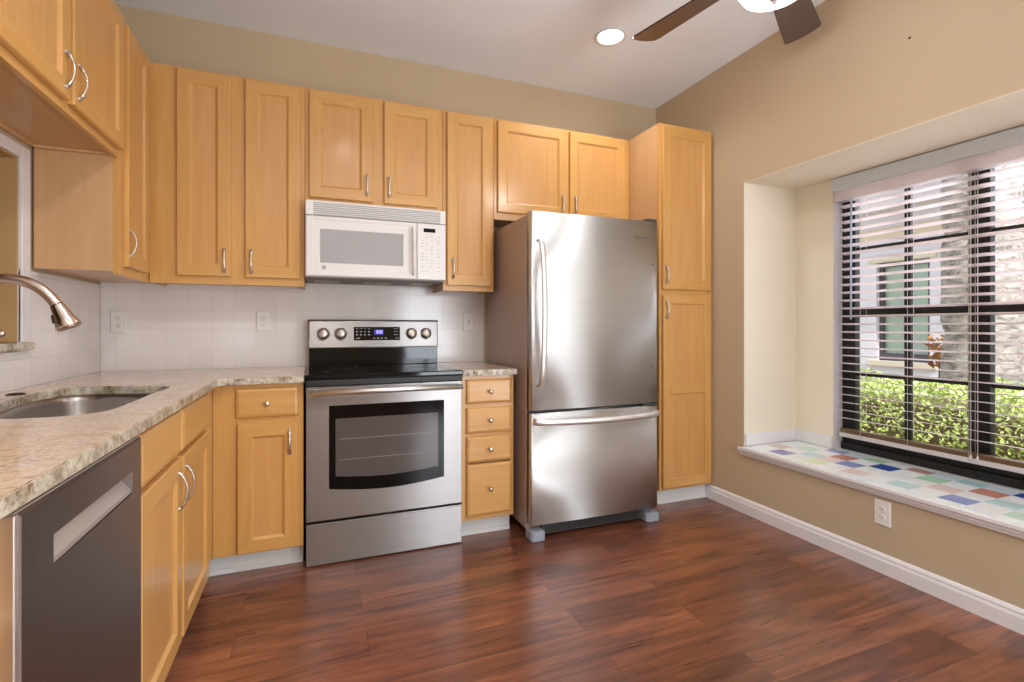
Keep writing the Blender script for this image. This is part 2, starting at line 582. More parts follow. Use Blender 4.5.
def patio(name, T, u0, u1, v1):
    b = MB()
    for a, c in ((u0, u0 + 0.06), (u1 - 0.06, u1), ((u0 + u1) / 2 - 0.03, (u0 + u1) / 2 + 0.03)):
        b.box((a, 0, -0.06), (c, v1, -0.01), 0.004, T=T)
    b.box((u0 + 0.06, v1 - 0.06, -0.06), (u1 - 0.06, v1, -0.01), T=T).box((u0 + 0.06, 0, -0.06), (u1 - 0.06, 0.07, -0.01), T=T)
    d = struct(b, name, M['white_trim'])
    return d
patio('door_1', Matrix(((-1, 0, 0, 0), (0, 0, 1, FRONT), (0, 1, 0, 0), (0, 0, 0, 1))), -3.42, -2.50, 2.12)
patio('door_2', face_right(W + 0.0), 2.95, 4.30, 2.06)
patio('added_door', face_left(0.0), -5.65, -3.85, 2.12)  # added unseen doorway in the left wall for the left fill lamp

# skirting along the right wall
def skirting(name, y0, y1):
    b = MB()
    prof = [(0, 0), (-0.016, 0), (-0.016, 0.058), (-0.012, 0.068), (-0.012, 0.078), (-0.005, 0.088), (0, 0.090)]
    T = Matrix(((1, 0, 0, W), (0, 0, 1, 0), (0, 1, 0, 0), (0, 0, 0, 1)))
    b.prism(prof, y0, y1, T=T, mat=M['white_trim'])
    struct(b, name, M['white_trim'])
skirting('baseboard_right', -2.93, -0.535)
b = MB()
for lo, hi in (((NX - 0.012, WY1, 0.412), (NX, NY1 - 0.012, 0.486)), ((W + 0.004, NY1 - 0.012, 0.412), (NX, NY1, 0.486))):
    b.box(lo, hi, 0.003)
struct(b, 'baseboard_recess', M['white_trim'])

# pass-through opening over the sink: white casing, tan reveal
b = MB()
b.box((0.0, OY1, OZ0 + 0.03), (0.014, OY1 + 0.058, OZ1 + 0.046), 0.003).box((0.0, OY0 - 0.07, OZ0 + 0.03), (0.014, OY0, OZ1 + 0.046), 0.003)
b.box((0.0, OY0, OZ1), (0.014, OY1, OZ1 + 0.046), 0.003)
struct(b, 'trim_1', M['white_trim'])
b = MB()
b.box((-0.198, OY1 - 0.004, OZ0 + 0.032), (-0.001, OY1, OZ1 - 0.004)).box((-0.198, OY0 + 0.004, OZ1 - 0.004), (-0.001, OY1, OZ1))
struct(b, 'trim_2', M['jamb_tan'])
b = MB().box((-1.62, -3.4, -0.06), (-1.5, 0.6, 2.6)).box((-1.5, 0.5, -0.06), (-0.2, 0.6, 2.6)).box((-1.5, -3.4, -0.12), (-0.2, 0.6, -0.06)).box((-1.5, -3.5, -0.06), (-0.2, -3.4, 2.6)).box((-1.62, -3.5, 2.6), (-0.2, 0.6, 2.7))
struct(b, 'wall_beyond', M['jamb_tan'])

# ------------------------------------------------------------------ window, seat and blind
b = MB()
FX0, FX1 = 4.03, 4.075
FB, FT = 0.404, 1.99
def fbox(y0, y1, z0, z1, x0=FX0, x1=FX1, bev=0.003):
    b.box((x0, min(y0, y1), z0), (x1, max(y0, y1), z1), bev)
fbox(-1.109, -1.187, FB, FT)
fbox(-2.458, -2.385, FB, FT)
fbox(-1.737, -1.826, FB, FT)
fbox(-1.187, -1.737, 1.95, FT); fbox(-1.826, -2.385, 1.95, FT)
fbox(-1.187, -1.737, FB, 0.526); fbox(-1.826, -2.385, FB, 0.526)
fbox(-1.187, -1.737, 1.210, 1.258); fbox(-1.826, -2.385, 1.210, 1.258)
fbox(-1.115, -2.45, 0.411, 0.452, FX0 - 0.022, FX0)
window = struct(b, 'window_1', M['window_black'])
b = MB()
b.box((NX + 0.001, WY1 - 0.002, 0.411), (FX0 - 0.001, WY1 + 0.001, 1.955)).box((NX + 0.001, WY0 - 0.001, 0.411), (FX0 - 0.001, WY0 + 0.002, 1.955))
b.build('window_reveal', M['white_trim'], window)
for (a, c) in ((-1.187, -1.737), (-1.826, -2.385)):
    for (z0, z1) in ((1.258, 1.95), (0.526, 1.210)):
        b = MB()
        ym = (a + c) / 2; zm = (z0 + z1) / 2
        b.box((4.042, ym - 0.015, z0), (4.064, ym + 0.015, z1))
        b.box((4.042, c, zm - 0.012), (4.064, ym - 0.015, zm + 0.012)).box((4.042, ym + 0.015, zm - 0.012), (4.064, a, zm + 0.012))
        b.build('window_muntin', M['window_black'], window)
        MB().box((4.051, c, z0), (4.055, a, z1)).build('window_pane', M['glass'], window)

seat = thing('window_bench', 'built-in window bench topped with patchwork coloured tiles under the blinds', 'window bench', (W, -1.78, 0.37))
b = MB()
prof = [(-0.0005, 0.0), (-0.012, 0.0), (-0.015, 0.010), (-0.019, 0.020), (-0.027, 0.028), (-0.030, 0.034), (-0.030, 0.047), (-0.026, 0.050), (-0.0225, 0.050), (-0.0225, 0.018), (-0.0005, 0.018)]
T = Matrix(((1, 0, 0, W - 0.0), (0, 0, 1, 0), (0, 1, 0, 0.356), (0, 0, 0, 1)))
b.prism(prof, NY0 - 0.025, NY1 + 0.025, T=T, mat=M['white_trim'])
b.build('nosing', M['white_trim'], seat)['label'] = 'white moulded wooden edge'
tiles = {'white': (236, 240, 242), 'ice': (222, 234, 238), 'aqua': (178, 218, 220), 'teal': (140, 200, 208), 'mint': (186, 224, 200), 'lime': (212, 232, 176), 'green': (150, 206, 168),
         'paleblue': (188, 210, 232), 'blue': (104, 126, 190), 'navy': (44, 78, 156), 'purple': (92, 84, 158), 'terracotta': (176, 102, 78), 'brick': (160, 112, 108), 'tan': (206, 178, 160), 'rose': (226, 200, 198), 'grout': (228, 232, 234)}
TM = {}
for k, c in tiles.items():
    if k not in ('navy', 'grout', 'white'):
        c = tuple(x + (245 - x) * 0.25 for x in c)  # tile colours washed towards white to paint in the window glare
    mm = Mat('seat_tile_' + k, c, 0.10)
    n = mm.noise(mm.coords(), 30, 4)
    mm.base(mm.ramp(n, [(0.3, tuple(x * 0.96 for x in c)), (0.7, c)]))
    TM[k] = mm.m
known = {(0, 1): 'purple', (1, 0): 'tan', (2, 1): 'mint', (1, 2): 'aqua', (0, 3): 'lime', (3, 2): 'blue', (2, 3): 'terracotta', (1, 4): 'blue', (0, 5): 'rose', (3, 4): 'green', (2, 5): 'navy', (3, 6): 'brick', (2, 7): 'green',
         (3, 8): 'teal', (2, 9): 'terracotta', (0, 9): 'blue', (3, 10): 'navy', (0, 11): 'mint', (0, 7): 'aqua', (3, 7): 'paleblue', (3, 9): 'paleblue', (3, 3): 'paleblue', (1, 6): 'ice', (1, 8): 'rose', (1, 10): 'aqua', (2, 11): 'rose', (3, 0): 'ice', (1, 3): 'rose'}
b = MB()
b.box((W - 0.022, NY0 + 0.001, 0.374), (NX - 0.001, NY1 - 0.001, 0.408), mat=TM['grout'])
b.box((NX - 0.001, WY0 + 0.001, 0.374), (FX0 - 0.001, WY1 - 0.003, 0.408), mat=TM['grout'])
random.seed(7)
xs = [W - 0.022, W + 0.034, W + 0.145, W + 0.256, W + 0.367, W + 0.478]
for a in range(-1, 4):
    x0, x1 = xs[a + 1], min(xs[a + 2], NX - 0.001)
    for n in range(-1, 17):
        y1 = NY1 - 0.108 * (0.3 + n); y0 = y1 - 0.108
        y1 = min(y1, NY1 - 0.001); y0 = max(y0, NY0 + 0.001)
        if y1 - y0 < 0.01:
            continue
        odd = (a + n) % 2
        col = known.get((a, n))
        if col is None:
            col = random.choice(['aqua', 'mint', 'paleblue', 'blue', 'rose', 'green', 'tan']) if (odd and n > 9 and a >= 0) else random.choice(['white', 'white', 'ice', 'ice', 'white'])
        b.box((x0 + 0.001, y0 + 0.001, 0.405), (x1 - 0.001, y1 - 0.001, 0.410), 0.0008, 1, mat=TM[col])
b.build('tiled_top', None, seat)

blind = thing('window_blind', 'white horizontal slat blind hanging open in the window recess', 'blind', (3.99, -1.78, 0.5))
b = MB()
b.box((3.932, -2.48, 1.957), (3.946, -1.107, 2.030), 0.003).box((3.946, -1.121, 1.957), (3.951, -1.109, 2.030))
b.build('valance', M['valance'], blind)
MB().box((3.9515, -2.45, 1.895), (4.016, -1.116, 1.962), 0.002).build('headrail', M['slat'], blind)
b = MB()
z = 1.862
zs = []
while z > 0.57:
    zs.append(z); z -= 0.0467
for z in zs:
    T = Matrix.Translation((3.989, 0, z)) @ Matrix.Rotation(R(9), 4, 'Y')
    b.box((-0.025, -2.445, -0.0015), (0.025, -1.136, 0.0015), T=T)
b.build('slats', M['slat'], blind)
b = MB()
b.box((3.964, -2.445, 0.492), (4.014, -1.136, 0.516), 0.003)
rail = b.build('bottom_rail', M['slat'], blind)
MB().box((3.968, -2.44, 0.5165), (4.010, -1.139, 0.540), 0.002).build('lower_slat_stack', M['shaded_slat'], blind)['label'] = 'bottom slats with shade painted in brown'
for y in (-1.262, -1.508, -1.775, -2.05, -2.30):
    b = MB()
    for x in (3.9635, 4.0145):
        b.tube([(x, y, 1.90), (x, y, 0.50)], 0.0011, 5)
    b.build('ladder_cord', M['cord'], blind)
for y in (-1.785, -1.812):
    b = MB()
    b.tube([(3.958, y, 1.92), (3.958, y, 0.53)], 0.0016, 6)
    b.lathe([(0, 0), (0.006, 0.003), (0.005, 0.02), (0.0016, 0.03)], (3.958, y, 0.505), 10)
    b.build('lift_cord', M['cord'], blind)
MB().tube([(3.957, -1.214, 1.935), (3.955, -1.214, 1.55), (3.954, -1.214, 1.19)], 0.0052, 8).build('tilt_wand', M['wand'], blind)['label'] = 'pale blue tilt wand'

# ------------------------------------------------------------------ outlets and switch plate
def plate(T, u, v, label, name='wall_outlet', wd=0.072, ht=0.116, kind='duplex'):
    loc = T @ Vector((u, v, 0))
    t = thing(name, label, 'outlet' if name == 'wall_outlet' else 'wall plate', loc)
    TT = T @ Matrix.Translation((u, v, 0.0005))
    b = MB()
    b.rings([(-wd / 2, wd / 2, -ht / 2, ht / 2, 0), (-wd / 2, wd / 2, -ht / 2, ht / 2, 0.003), (-wd / 2 + 0.004, wd / 2 - 0.004, -ht / 2 + 0.004, ht / 2 - 0.004, 0.006)], TT, M['outlet'])
    b.build('cover_plate', M['outlet'], t)
    if kind == 'duplex':
        for dv in (-0.0195, 0.0195):
            r = MB()
            r.prism([(0.017 * math.cos(k * math.pi / 12), 0.0145 * max(-0.92, min(0.92, math.sin(k * math.pi / 12)))) for k in range(24)], 0.006, 0.009, T=TT @ Matrix.Translation((0, dv, 0)), mat=M['outlet'])
            rec = r.build('receptacle', M['outlet'], t)
            s_ = MB()
            for du, h in ((-0.0065, 0.0045), (0.0065, 0.0035)):
                s_.box((du - 0.0013, dv - h + 0.003, 0.0088), (du + 0.0013, dv + h + 0.003, 0.0094), T=TT)
            s_.lathe([(0.0026, 0), (0.0026, 0.0006), (0, 0.0006)], (0, dv - 0.0075, 0.0088), 10, T=TT)
            s_.build('slot', M['slot'], rec)
        MB().lathe([(0.003, 0), (0.003, 0.0012), (0, 0.0014)], (0, 0, 0.006), 10, T=TT).build('screw', M['nickel'], t)
    elif kind == 'decora':
        b = MB()
        b.box((-0.017, -0.033, 0.006), (0.017, 0.033, 0.009), 0.001, T=TT)
        b.build('receptacle', M['outlet'], t)
        b = MB()
        for dv in (-0.012, 0.012):
            b.box((-0.0075, dv - 0.003, 0.0088), (-0.005, dv + 0.004, 0.0095), T=TT).box((0.005, dv - 0.003, 0.0088), (0.0075, dv + 0.004, 0.0095), T=TT)
        b.box((-0.004, -0.003, 0.0088), (0.004, 0.003, 0.0098), T=TT)
        b.build('slot', M['slot'], t)
    else:
        for du in (-0.023, 0.023):
            MB().box((du - 0.0165, -0.033, 0.006), (du + 0.0165, 0.033, 0.010), 0.0015, T=TT).build('rocker', M['outlet'], t)
    return t
TB = face_back(-0.007)
plate(TB, 0.086, 1.171, 'white double outlet on the tiles nearest the left corner')
plate(TB, 0.766, 1.180, 'white double outlet on the tiles just left of the stove')
plate(TB, 1.990, 1.178, 'white single outlet on the tiles between stove and refrigerator', kind='decora')
plate(face_left(0.007), -0.435, 1.178, 'white double wall plate on the left wall behind the faucet', 'switch_plate', 0.118, 0.116, 'rockers')
plate(face_right(W), 1.668, 0.278, 'white double outlet low on the tan wall below the window seat')
b = MB()
b.lathe([(0, 0.002), (0.005, 0.0018), (0.005, 0.0), (0.0022, 0.0), (0.0022, -0.012)], (W - 0.002, -1.782, 2.433), 10, axis='-x')
tag(b.build('wall_screw', M['bronze']), 'tiny dark screw left in the bare tan wall above the window recess', 'screw')

# ------------------------------------------------------------------ cabinets
DT = 0.020      # door thickness
FW = 0.058      # stile width
def door(T, u0, u1, v0, v1, parent, rails=(), mv='maple_v', mh='maple_x'):
    """framed door with a recessed flat panel; rails: heights of extra cross rails"""
    b = MB()
    e = 0.004
    lo = [(u0, u1, v0, v1, 0.001), (u0, u1, v0, v1, DT - e), (u0 + e, u1 - e, v0 + e, v1 - e, DT)]
    cuts = [v0] + list(rails) + [v1]
    if not rails:
        b.rings(lo + [(u0 + FW, u1 - FW, v0 + FW, v1 - FW, DT), (u0 + FW + 0.002, u1 - FW - 0.002, v0 + FW + 0.002, v1 - FW - 0.002, DT - 0.001),
                      (u0 + FW + 0.012, u1 - FW - 0.012, v0 + FW + 0.012, v1 - FW - 0.012, DT - 0.010)], T, M[mv], M[mh], M['maple_panel'])
    else:
        b.rings([(u0, u1, v0, v1, 0.001), (u0, u1, v0, v1, 0.011)], T, M[mv], M[mh], M['maple_panel'])
        b.box((u0, v0, 0.010), (u0 + FW, v1, DT), 0.003, 1, M[mv], T).box((u1 - FW, v0, 0.010), (u1, v1, DT), 0.003, 1, M[mv], T)
        for c in (v0, v1 - FW) + tuple(r - FW / 2 for r in rails):
            b.box((u0 + FW - 0.001, c, 0.010), (u1 - FW + 0.001, c + FW, DT - 0.0004), 0.003, 1, M[mh], T)
    return b.build('door', None, parent)

def slab(T, u0, u1, v0, v1, parent, name='drawer', mh='maple_x'):
    b = MB()
    b.rings([(u0, u1, v0, v1, 0.001), (u0, u1, v0, v1, 0.011), (u0 + 0.004, u1 - 0.004, v0 + 0.004, v1 - 0.004, 0.016), (u0 + 0.014, u1 - 0.014, v0 + 0.014, v1 - 0.014, DT)], T, M[mh], M[mh])
    return b.build(name, None, parent)

def pull(T, u, v0, v1, parent):
    """arched nickel pull, upright"""
    b = MB()
    n = 14
    pts, rs = [], []
    for i in range(n + 1):
        t = i / n
        pts.append((u, v0 + 0.006 + (v1 - v0 - 0.012) * t, DT + 0.002 + 0.021 * math.sin(math.pi * t) ** 0.75))
        rs.append(0.0056 - 0.0012 * math.sin(math.pi * t) + (0.0016 if 0 < t < 0.18 or 0.82 < t < 1 else 0))
    b.tube(pts, rs, 8, T=T, flat=(1.2, 0.8))
    for v in (v0 + 0.007, v1 - 0.007):
        b.lathe([(0.0075, 0), (0.0075, 0.003), (0.0045, 0.007), (0, 0.008)], (u, v, DT), 12, T=T)
    return b.build('handle', M['nickel'], parent)

def knob(T, u, v, parent):
    b = MB()
    b.lathe([(0.008, 0), (0.007, 0.003), (0.0052, 0.010), (0.0065, 0.016), (0.0120, 0.020), (0.0125, 0.025), (0.009, 0.030), (0, 0.031)], (u, v, DT), 16, T=T)
    return b.build('knob', M['nickel'], parent)

def frame(T, u0, u1, v0, v1, stiles, railz, parent, mv='maple_v', mh='maple_x', w0=-0.02):
    """face frame of upright strips and cross strips (pairs of extents)"""
    b = MB()
    for a, c in stiles:
        b.box((a, v0, w0), (c, v1, 0.0), 0.001, 1, M[mv], T)
    st = sorted(stiles)
    for a, c in railz:
        for (p0, p1), (q0, q1) in zip(st, st[1:]):
            if q0 - p1 > 0.002:
                b.box((p1, a, w0), (q0, c, -0.0004), 0.0, 1, M[mh], T)
    return b.build('face_frame', None, parent)

ZT = 2.445
# -- short cabinet over the pass-through (left run, faces the room)
FXU = 0.284
TL = face_left(FXU)
c = thing('upper_cabinet', 'short two-door maple wall cabinet above the sink, highest at the left edge', 'cabinet', (0.14, -1.155, 1.848))
b = MB()
b.box((0.002, -1.615, 1.862), (FXU - 0.02, -0.674, ZT), mat=M['maple_side'])
b.box((0.002, -1.612, 1.850), (0.020, -0.694, 1.862), mat=M['maple_side']).box((0.020, -0.694, 1.850), (FXU - 0.02, -0.676, 1.862), mat=M['maple_side'])
b.build('body', None, c)
MB().box((0.020, -1.612, 1.8600), (FXU - 0.021, -0.694, 1.8619)).build('underside', M['maple_under'], c)
frame(TL, -1.615, -0.674, 1.848, ZT, [(-1.615, -1.57), (-1.19, -1.12), (-0.72, -0.674)], [(1.848, 1.89), (2.40, ZT)], c, mh='maple_y')
d = door(TL, -1.600, -1.162, 1.878, 2.432, c, mh='maple_y'); pull(TL, -1.198, 1.905, 2.030, d)
d = door(TL, -1.140, -0.672, 1.878, 2.432, c, mh='maple_y'); pull(TL, -1.104, 1.905, 2.030, d)

# -- tall narrow cabinet in the corner (left run)
c = thing('upper_cabinet', 'narrow one-door maple wall cabinet in the left corner with its plain side showing', 'cabinet', (0.14, -0.35, 1.364))
b = MB()
b.box((0.009, -0.672, 1.378), (FXU - 0.02, -0.010, ZT), mat=M['maple_side'])
b.build('body', None, c)
frame(TL, -0.672, -0.250, 1.364, ZT, [(-0.672, -0.61), (-0.345, -0.268)], [(1.364, 1.415), (2.40, ZT)], c, mh='maple_y')
d = door(TL, -0.622, -0.330, 1.403, 2.430, c, mh='maple_y'); pull(TL, -0.603, 1.445, 1.568, d)

# -- back wall run
YU = -0.268
TU = face_back(YU)
def upper(label, x0, x1, z0, doors, stiles, handles, underlip=0.014, ztop=ZT):
    c = thing('upper_cabinet', label, 'cabinet', ((x0 + x1) / 2, -0.135, z0))
    b = MB()
    b.box((x0, YU + 0.02, z0 + underlip), (x1, -0.009, ztop), mat=M['maple_side'])
    b.box((x0, YU + 0.02, z0), (x0 + 0.012, -0.009, z0 + underlip), mat=M['maple_side']).box((x1 - 0.012, YU + 0.02, z0), (x1, -0.009, z0 + underlip), mat=M['maple_side'])
    b.build('body', None, c)
    frame(TU, x0, x1, z0, ztop, stiles, [(z0, z0 + 0.045), (ztop - 0.045, ztop)], c)
    for (u0, u1, v0, v1), (hu, h0, h1) in zip(doors, handles):
        d = door(TU, u0, u1, v0, v1, c)
        pull(TU, hu, h0, h1, d)
    return c
upper('tall two-door maple wall cabinet left of the microwave', 0.287, 0.990, 1.364,
      [(0.402, 0.640, 1.403, 2.430), (0.705, 0.970, 1.403, 2.430)], [(0.287, 0.412), (0.628, 0.715), (0.955, 0.990)],
      [(0.612, 1.420, 1.548), (0.734, 1.420, 1.548)])
upper('short two-door maple wall cabinet directly above the white microwave', 0.992, 1.752, 1.828,
      [(1.012, 1.344, 1.850, 2.430), (1.408, 1.716, 1.850, 2.430)], [(0.992, 1.03), (1.33, 1.42), (1.70, 1.752)],
      [(1.314, 1.880, 2.005), (1.436, 1.880, 2.005)])
upper('narrow one-door maple wall cabinet between microwave and refrigerator', 1.754, 2.075, 1.364,
      [(1.776, 2.058, 1.395, 2.432)], [(1.754, 1.80), (2.03, 2.075)], [(1.812, 1.433, 1.560)])
upper('short two-door maple wall cabinet above the refrigerator', 2.077, 3.074, 1.815,
      [(2.097, 2.582, 1.860, 2.430), (2.602, 3.036, 1.860, 2.430)], [(2.077, 2.13), (2.57, 2.615), (3.00, 3.074)],
      [(2.546, 1.890, 2.010), (2.640, 1.890, 2.010)])

# -- pantry
YP = -0.589
TP = face_back(YP)
c = thing('pantry_cabinet', 'tall maple pantry cabinet between the refrigerator and the right wall', 'cabinet', (3.29, -0.3, 0))
b = MB()
b.box((3.078, YP + 0.02, 0.10), (3.5035, -0.003, ZT), mat=M['maple_side'])
b.build('body', None, c)
frame(TP, 3.078, 3.5035, 0.10, ZT, [(3.078, 3.115), (3.46, 3.5035)], [(0.10, 0.14), (1.33, 1.41), (2.39, ZT)], c)
d = door(TP, 3.096, 3.487, 1.385, 2.425, c); d['label'] = 'upper door'; pull(TP, 3.122, 1.415, 1.540, d)
d = door(TP, 3.096, 3.487, 0.118, 1.350, c, rails=(0.743,)); d['label'] = 'lower door with a middle rail'; pull(TP, 3.122, 1.195, 1.318, d)
MB().box((3.080, -0.548, 0.012), (3.488, -0.535, 0.10)).box((3.080, -0.556, 0.0), (3.488, -0.548, 0.024), 0.003).build('toe_kick', M['white_toe'], c)

# -- base cabinets
YB = -0.608
TBs = face_back(YB)
c = thing('base_cabinet', 'maple base cabinet with one drawer and door between the corner and the stove', 'cabinet', (0.8, -0.3, 0))
b = MB()
b.box((0.615, YB + 0.02, 0.10), (0.990, -0.010, 0.882), mat=M['maple_side'])
b.build('body', None, c)
frame(TBs, 0.6125, 0.990, 0.10, 0.880, [(0.6125, 0.716), (0.950, 0.990)], [(0.10, 0.14), (0.69, 0.74), (0.845, 0.880)], c)
d = slab(TBs, 0.705, 0.968, 0.727, 0.862, c); knob(TBs, 0.836, 0.792, d)
d = door(TBs, 0.712, 0.968, 0.106, 0.700, c); pull(TBs, 0.931, 0.545, 0.668, d)
MB().box((0.58, -0.552, 0.012), (0.988, -0.540, 0.10)).box((0.58, -0.560, 0.0), (0.988, -0.552, 0.024), 0.003).build('toe_kick', M['white_toe'], c)

c = thing('drawer_cabinet', 'narrow maple base cabinet of four drawers between stove and refrigerator', 'cabinet', (1.92, -0.3, 0))
b = MB()
b.box((1.773, YB + 0.02, 0.10), (2.072, -0.010, 0.882), mat=M['maple_side'])
b.build('body', None, c)
frame(TBs, 1.773, 2.072, 0.10, 0.880, [(1.773, 1.805), (2.050, 2.072)], [(0.10, 0.14), (0.41, 0.43), (0.55, 0.57), (0.70, 0.74), (0.85, 0.88)], c)
for i, (z0, z1) in enumerate(((0.731, 0.860), (0.571, 0.708), (0.414, 0.552), (0.125, 0.404))):
    d = slab(TBs, 1.797, 2.056, z0, z1, c)
    knob(TBs, 1.926, (z0 + z1) / 2 + (0.0 if i < 3 else 0.005), d)
MB().box((1.775, -0.552, 0.012), (2.070, -0.540, 0.10)).box((1.775, -0.560, 0.0), (2.070, -0.552, 0.024), 0.003).build('toe_kick', M['white_toe'], c)

FXB = 0.612
TLB = face_left(FXB)
c = thing('sink_cabinet', 'maple sink base cabinet with two doors and false drawer fronts beside the dishwasher', 'cabinet', (0.3, -1.15, 0))
b = MB()
b.box((0.010, -1.680, 0.10), (0.60, -1.665, 0.882), mat=M['maple_side']).box((0.010, -0.76, 0.10), (0.60, -0.745, 0.882), mat=M['maple_side']).box((0.010, -1.665, 0.10), (0.595, -0.76, 0.115), mat=M['maple_side'])
b.box((0.010, -1.665, 0.115), (0.022, -0.76, 0.66), mat=M['maple_side'])
b.build('body', None, c)
frame(TLB, -1.680, -0.609, 0.10, 0.880, [(-1.680, -1.64), (-1.30, -1.20), (-0.82, -0.609)], [(0.10, 0.14), (0.69, 0.74), (0.86, 0.880)], c, mh='maple_y')
slab(TLB, -1.672, -1.264, 0.732, 0.872, c, 'false_front', 'maple_y')
slab(TLB, -1.236, -0.790, 0.732, 0.872, c, 'false_front', 'maple_y')
d = door(TLB, -1.672, -1.262, 0.106, 0.714, c, mh='maple_y'); pull(TLB, -1.298, 0.550, 0.678, d)
d = door(TLB, -1.236, -0.790, 0.106, 0.714, c, mh='maple_y'); pull(TLB, -1.200, 0.550, 0.678, d)
MB().box((0.545, -1.67, 0.0), (0.556, -0.565, 0.10)).build('toe_kick', M['white_toe'], c)

c = thing('base_cabinet', 'maple base cabinet at the left edge, on the near side of the dishwasher', 'cabinet', (0.3, -2.6, 0))
b = MB()
b.box((0.010, -3.00, 0.10), (FXB - 0.02, -2.264, 0.882), mat=M['maple_side'])
b.build('body', None, c)
frame(TLB, -3.0, -2.264, 0.10, 0.880, [(-3.0, -2.96), (-2.31, -2.264)], [(0.10, 0.14), (0.69, 0.74), (0.85, 0.880)], c, mh='maple_y')
slab(TLB, -2.985, -2.295, 0.732, 0.870, c, 'drawer', 'maple_y')
door(TLB, -2.985, -2.295, 0.106, 0.714, c, mh='maple_y')
MB().box((0.545, -3.0, 0.0), (0.556, -2.264, 0.10)).build('toe_kick', M['white_toe'], c)

# ------------------------------------------------------------------ countertops, sink, faucet, ledge
sink_pts = smooth_path([(0.522, -0.960, 0), (0.505, -0.895, 0), (0.457, -0.862, 0), (0.366, -0.826, 0), (0.270, -0.795, 0), (0.195, -0.800, 0), (0.148, -0.845, 0), (0.128, -0.930, 0), (0.130, -1.060, 0), (0.152, -1.220, 0), (0.175, -1.380, 0), (0.222, -1.490, 0),
                        (0.300, -1.545, 0), (0.380, -1.562, 0), (0.455, -1.548, 0), (0.505, -1.480, 0), (0.512, -1.330, 0), (0.512, -1.120, 0)], 4, True)
sink_pts = [(p.x, p.y) for p in sink_pts]
b = MB()
b.prism([(0.008, -0.008), (0.993, -0.008), (0.993, -0.643), (0.672, -0.643), (0.642, -0.672), (0.642, -3.02), (0.008, -3.02)], 0.883, 0.914, mat=M['granite'], side_mat=M['granite_edge'], bevel=0.003, holes=[sink_pts])
tag(b.build('countertop', None), 'long L-shaped speckled granite countertop running along the left wall around the sink', 'countertop')
b = MB()
b.prism([(1.769, -0.008), (2.080, -0.008), (2.080, -0.643), (1.769, -0.643)], 0.883, 0.914, mat=M['granite'], side_mat=M['granite_edge'], bevel=0.003)
tag(b.build('countertop', None), 'small granite countertop piece over the four drawers beside the refrigerator', 'countertop')

def loft(loops, cap=True):
    b = bmesh.new()
    L = [[b.verts.new(p) for p in lp] for lp in loops]
    n = len(L[0])
    for a, c2 in zip(L, L[1:]):
        for k in range(n):
            b.faces.new((a[k], a[(k + 1) % n], c2[(k + 1) % n], c2[k]))
    if cap:
        b.faces.new(L[-1])
    bmesh.ops.recalc_face_normals(b, faces=b.faces[:])
    return b
cx_, cy_ = 0.33, -1.17
def scl(k, z):
    return [(cx_ + (x - cx_) * k, cy_ + (y - cy_) * k, z) for x, y in sink_pts]
sk = thing('kitchen_sink', 'stainless steel undermount sink bowl set into the granite countertop', 'sink', (0.33, -1.17, 0.70))
b = MB()
b._merge(loft([scl(1.012, 0.8815), scl(1.004, 0.8815), scl(0.995, 0.86), scl(0.96, 0.73), scl(0.90, 0.705), scl(0.3, 0.698)]), M['sink_steel'], None, True)
ob = b.build('basin', M['sink_steel'], sk)
sol = ob.modifiers.new('thick', 'SOLIDIFY'); sol.thickness = 0.0015; sol.offset = 1
MB().lathe([(0.042, 0.0), (0.042, 0.004), (0.030, 0.005), (0.028, 0.001), (0, 0.001)], (0.33, -1.17, 0.699), 20).build('drain', M['nickel'], sk)

fy = -1.30
fc = thing('faucet', 'warm nickel gooseneck pull-down faucet arching over the sink', 'faucet', (0.075, fy, 0.914))
b = MB()
b.lathe([(0.030, 0), (0.030, 0.006), (0.024, 0.012), (0.021, 0.10), (0.019, 0.14), (0.0165, 0.16)], (0.075, fy, 0.9145), 24)
b.build('body', M['bronze_nickel'], fc)
b = MB()
arc = [(0.075, fy, 1.07), (0.077, fy, 1.15), (0.095, fy, 1.225), (0.135, fy, 1.270), (0.189, fy, 1.285), (0.234, fy, 1.283), (0.268, fy, 1.269), (0.297, fy, 1.244), (0.320, fy, 1.212)]
b.tube(smooth_path(arc, 6), 0.0155, 16)
b.build('spout', M['bronze_nickel'], fc)
b = MB()
dirv = Vector((0.028, 0, -0.062)).normalized()
p0 = Vector((0.319, fy, 1.214))
b.tube([p0 + dirv * t for t in (0, 0.004, 0.012, 0.045, 0.070, 0.076)], [0.0160, 0.0180, 0.0185, 0.0250, 0.0325, 0.0310], 20)
b.tube([p0 + dirv * 0.0755, p0 + dirv * 0.078], [0.028, 0.027], 20, mat=None)
hd = b.build('spray_head', M['bronze_nickel'], fc)
MB().tube([p0 + dirv * 0.025 + Vector((-0.020, 0, -0.010)), p0 + dirv * 0.05 + Vector((-0.026, 0, -0.012))], 0.005, 8).build('spray_button', M['dark_grey'], hd)
b = MB()
b.tube(smooth_path([(0.085, fy - 0.018, 1.02), (0.11, fy - 0.04, 1.045), (0.155, fy - 0.04, 1.085), (0.196, fy - 0.02, 1.122)], 4), [0.009] * 4 + [0.007] * 6 + [0.0085] * 3, 12)
b.lathe([(0, -0.011), (0.008, -0.008), (0.011, 0), (0.008, 0.008), (0, 0.011)], (0.200, fy - 0.018, 1.127), 16)
b.build('lever', M['bronze_nickel'], fc)

hc = MB().lathe([(0, 0.006), (0.018, 0.005), (0.026, 0.002), (0.027, 0.0002), (0, 0.0002)], (0.085, -0.975, 0.9142), 24)
tag(hc.build('hole_cover', M['bronze']), 'small dark round cap on the granite behind the sink', 'cap')

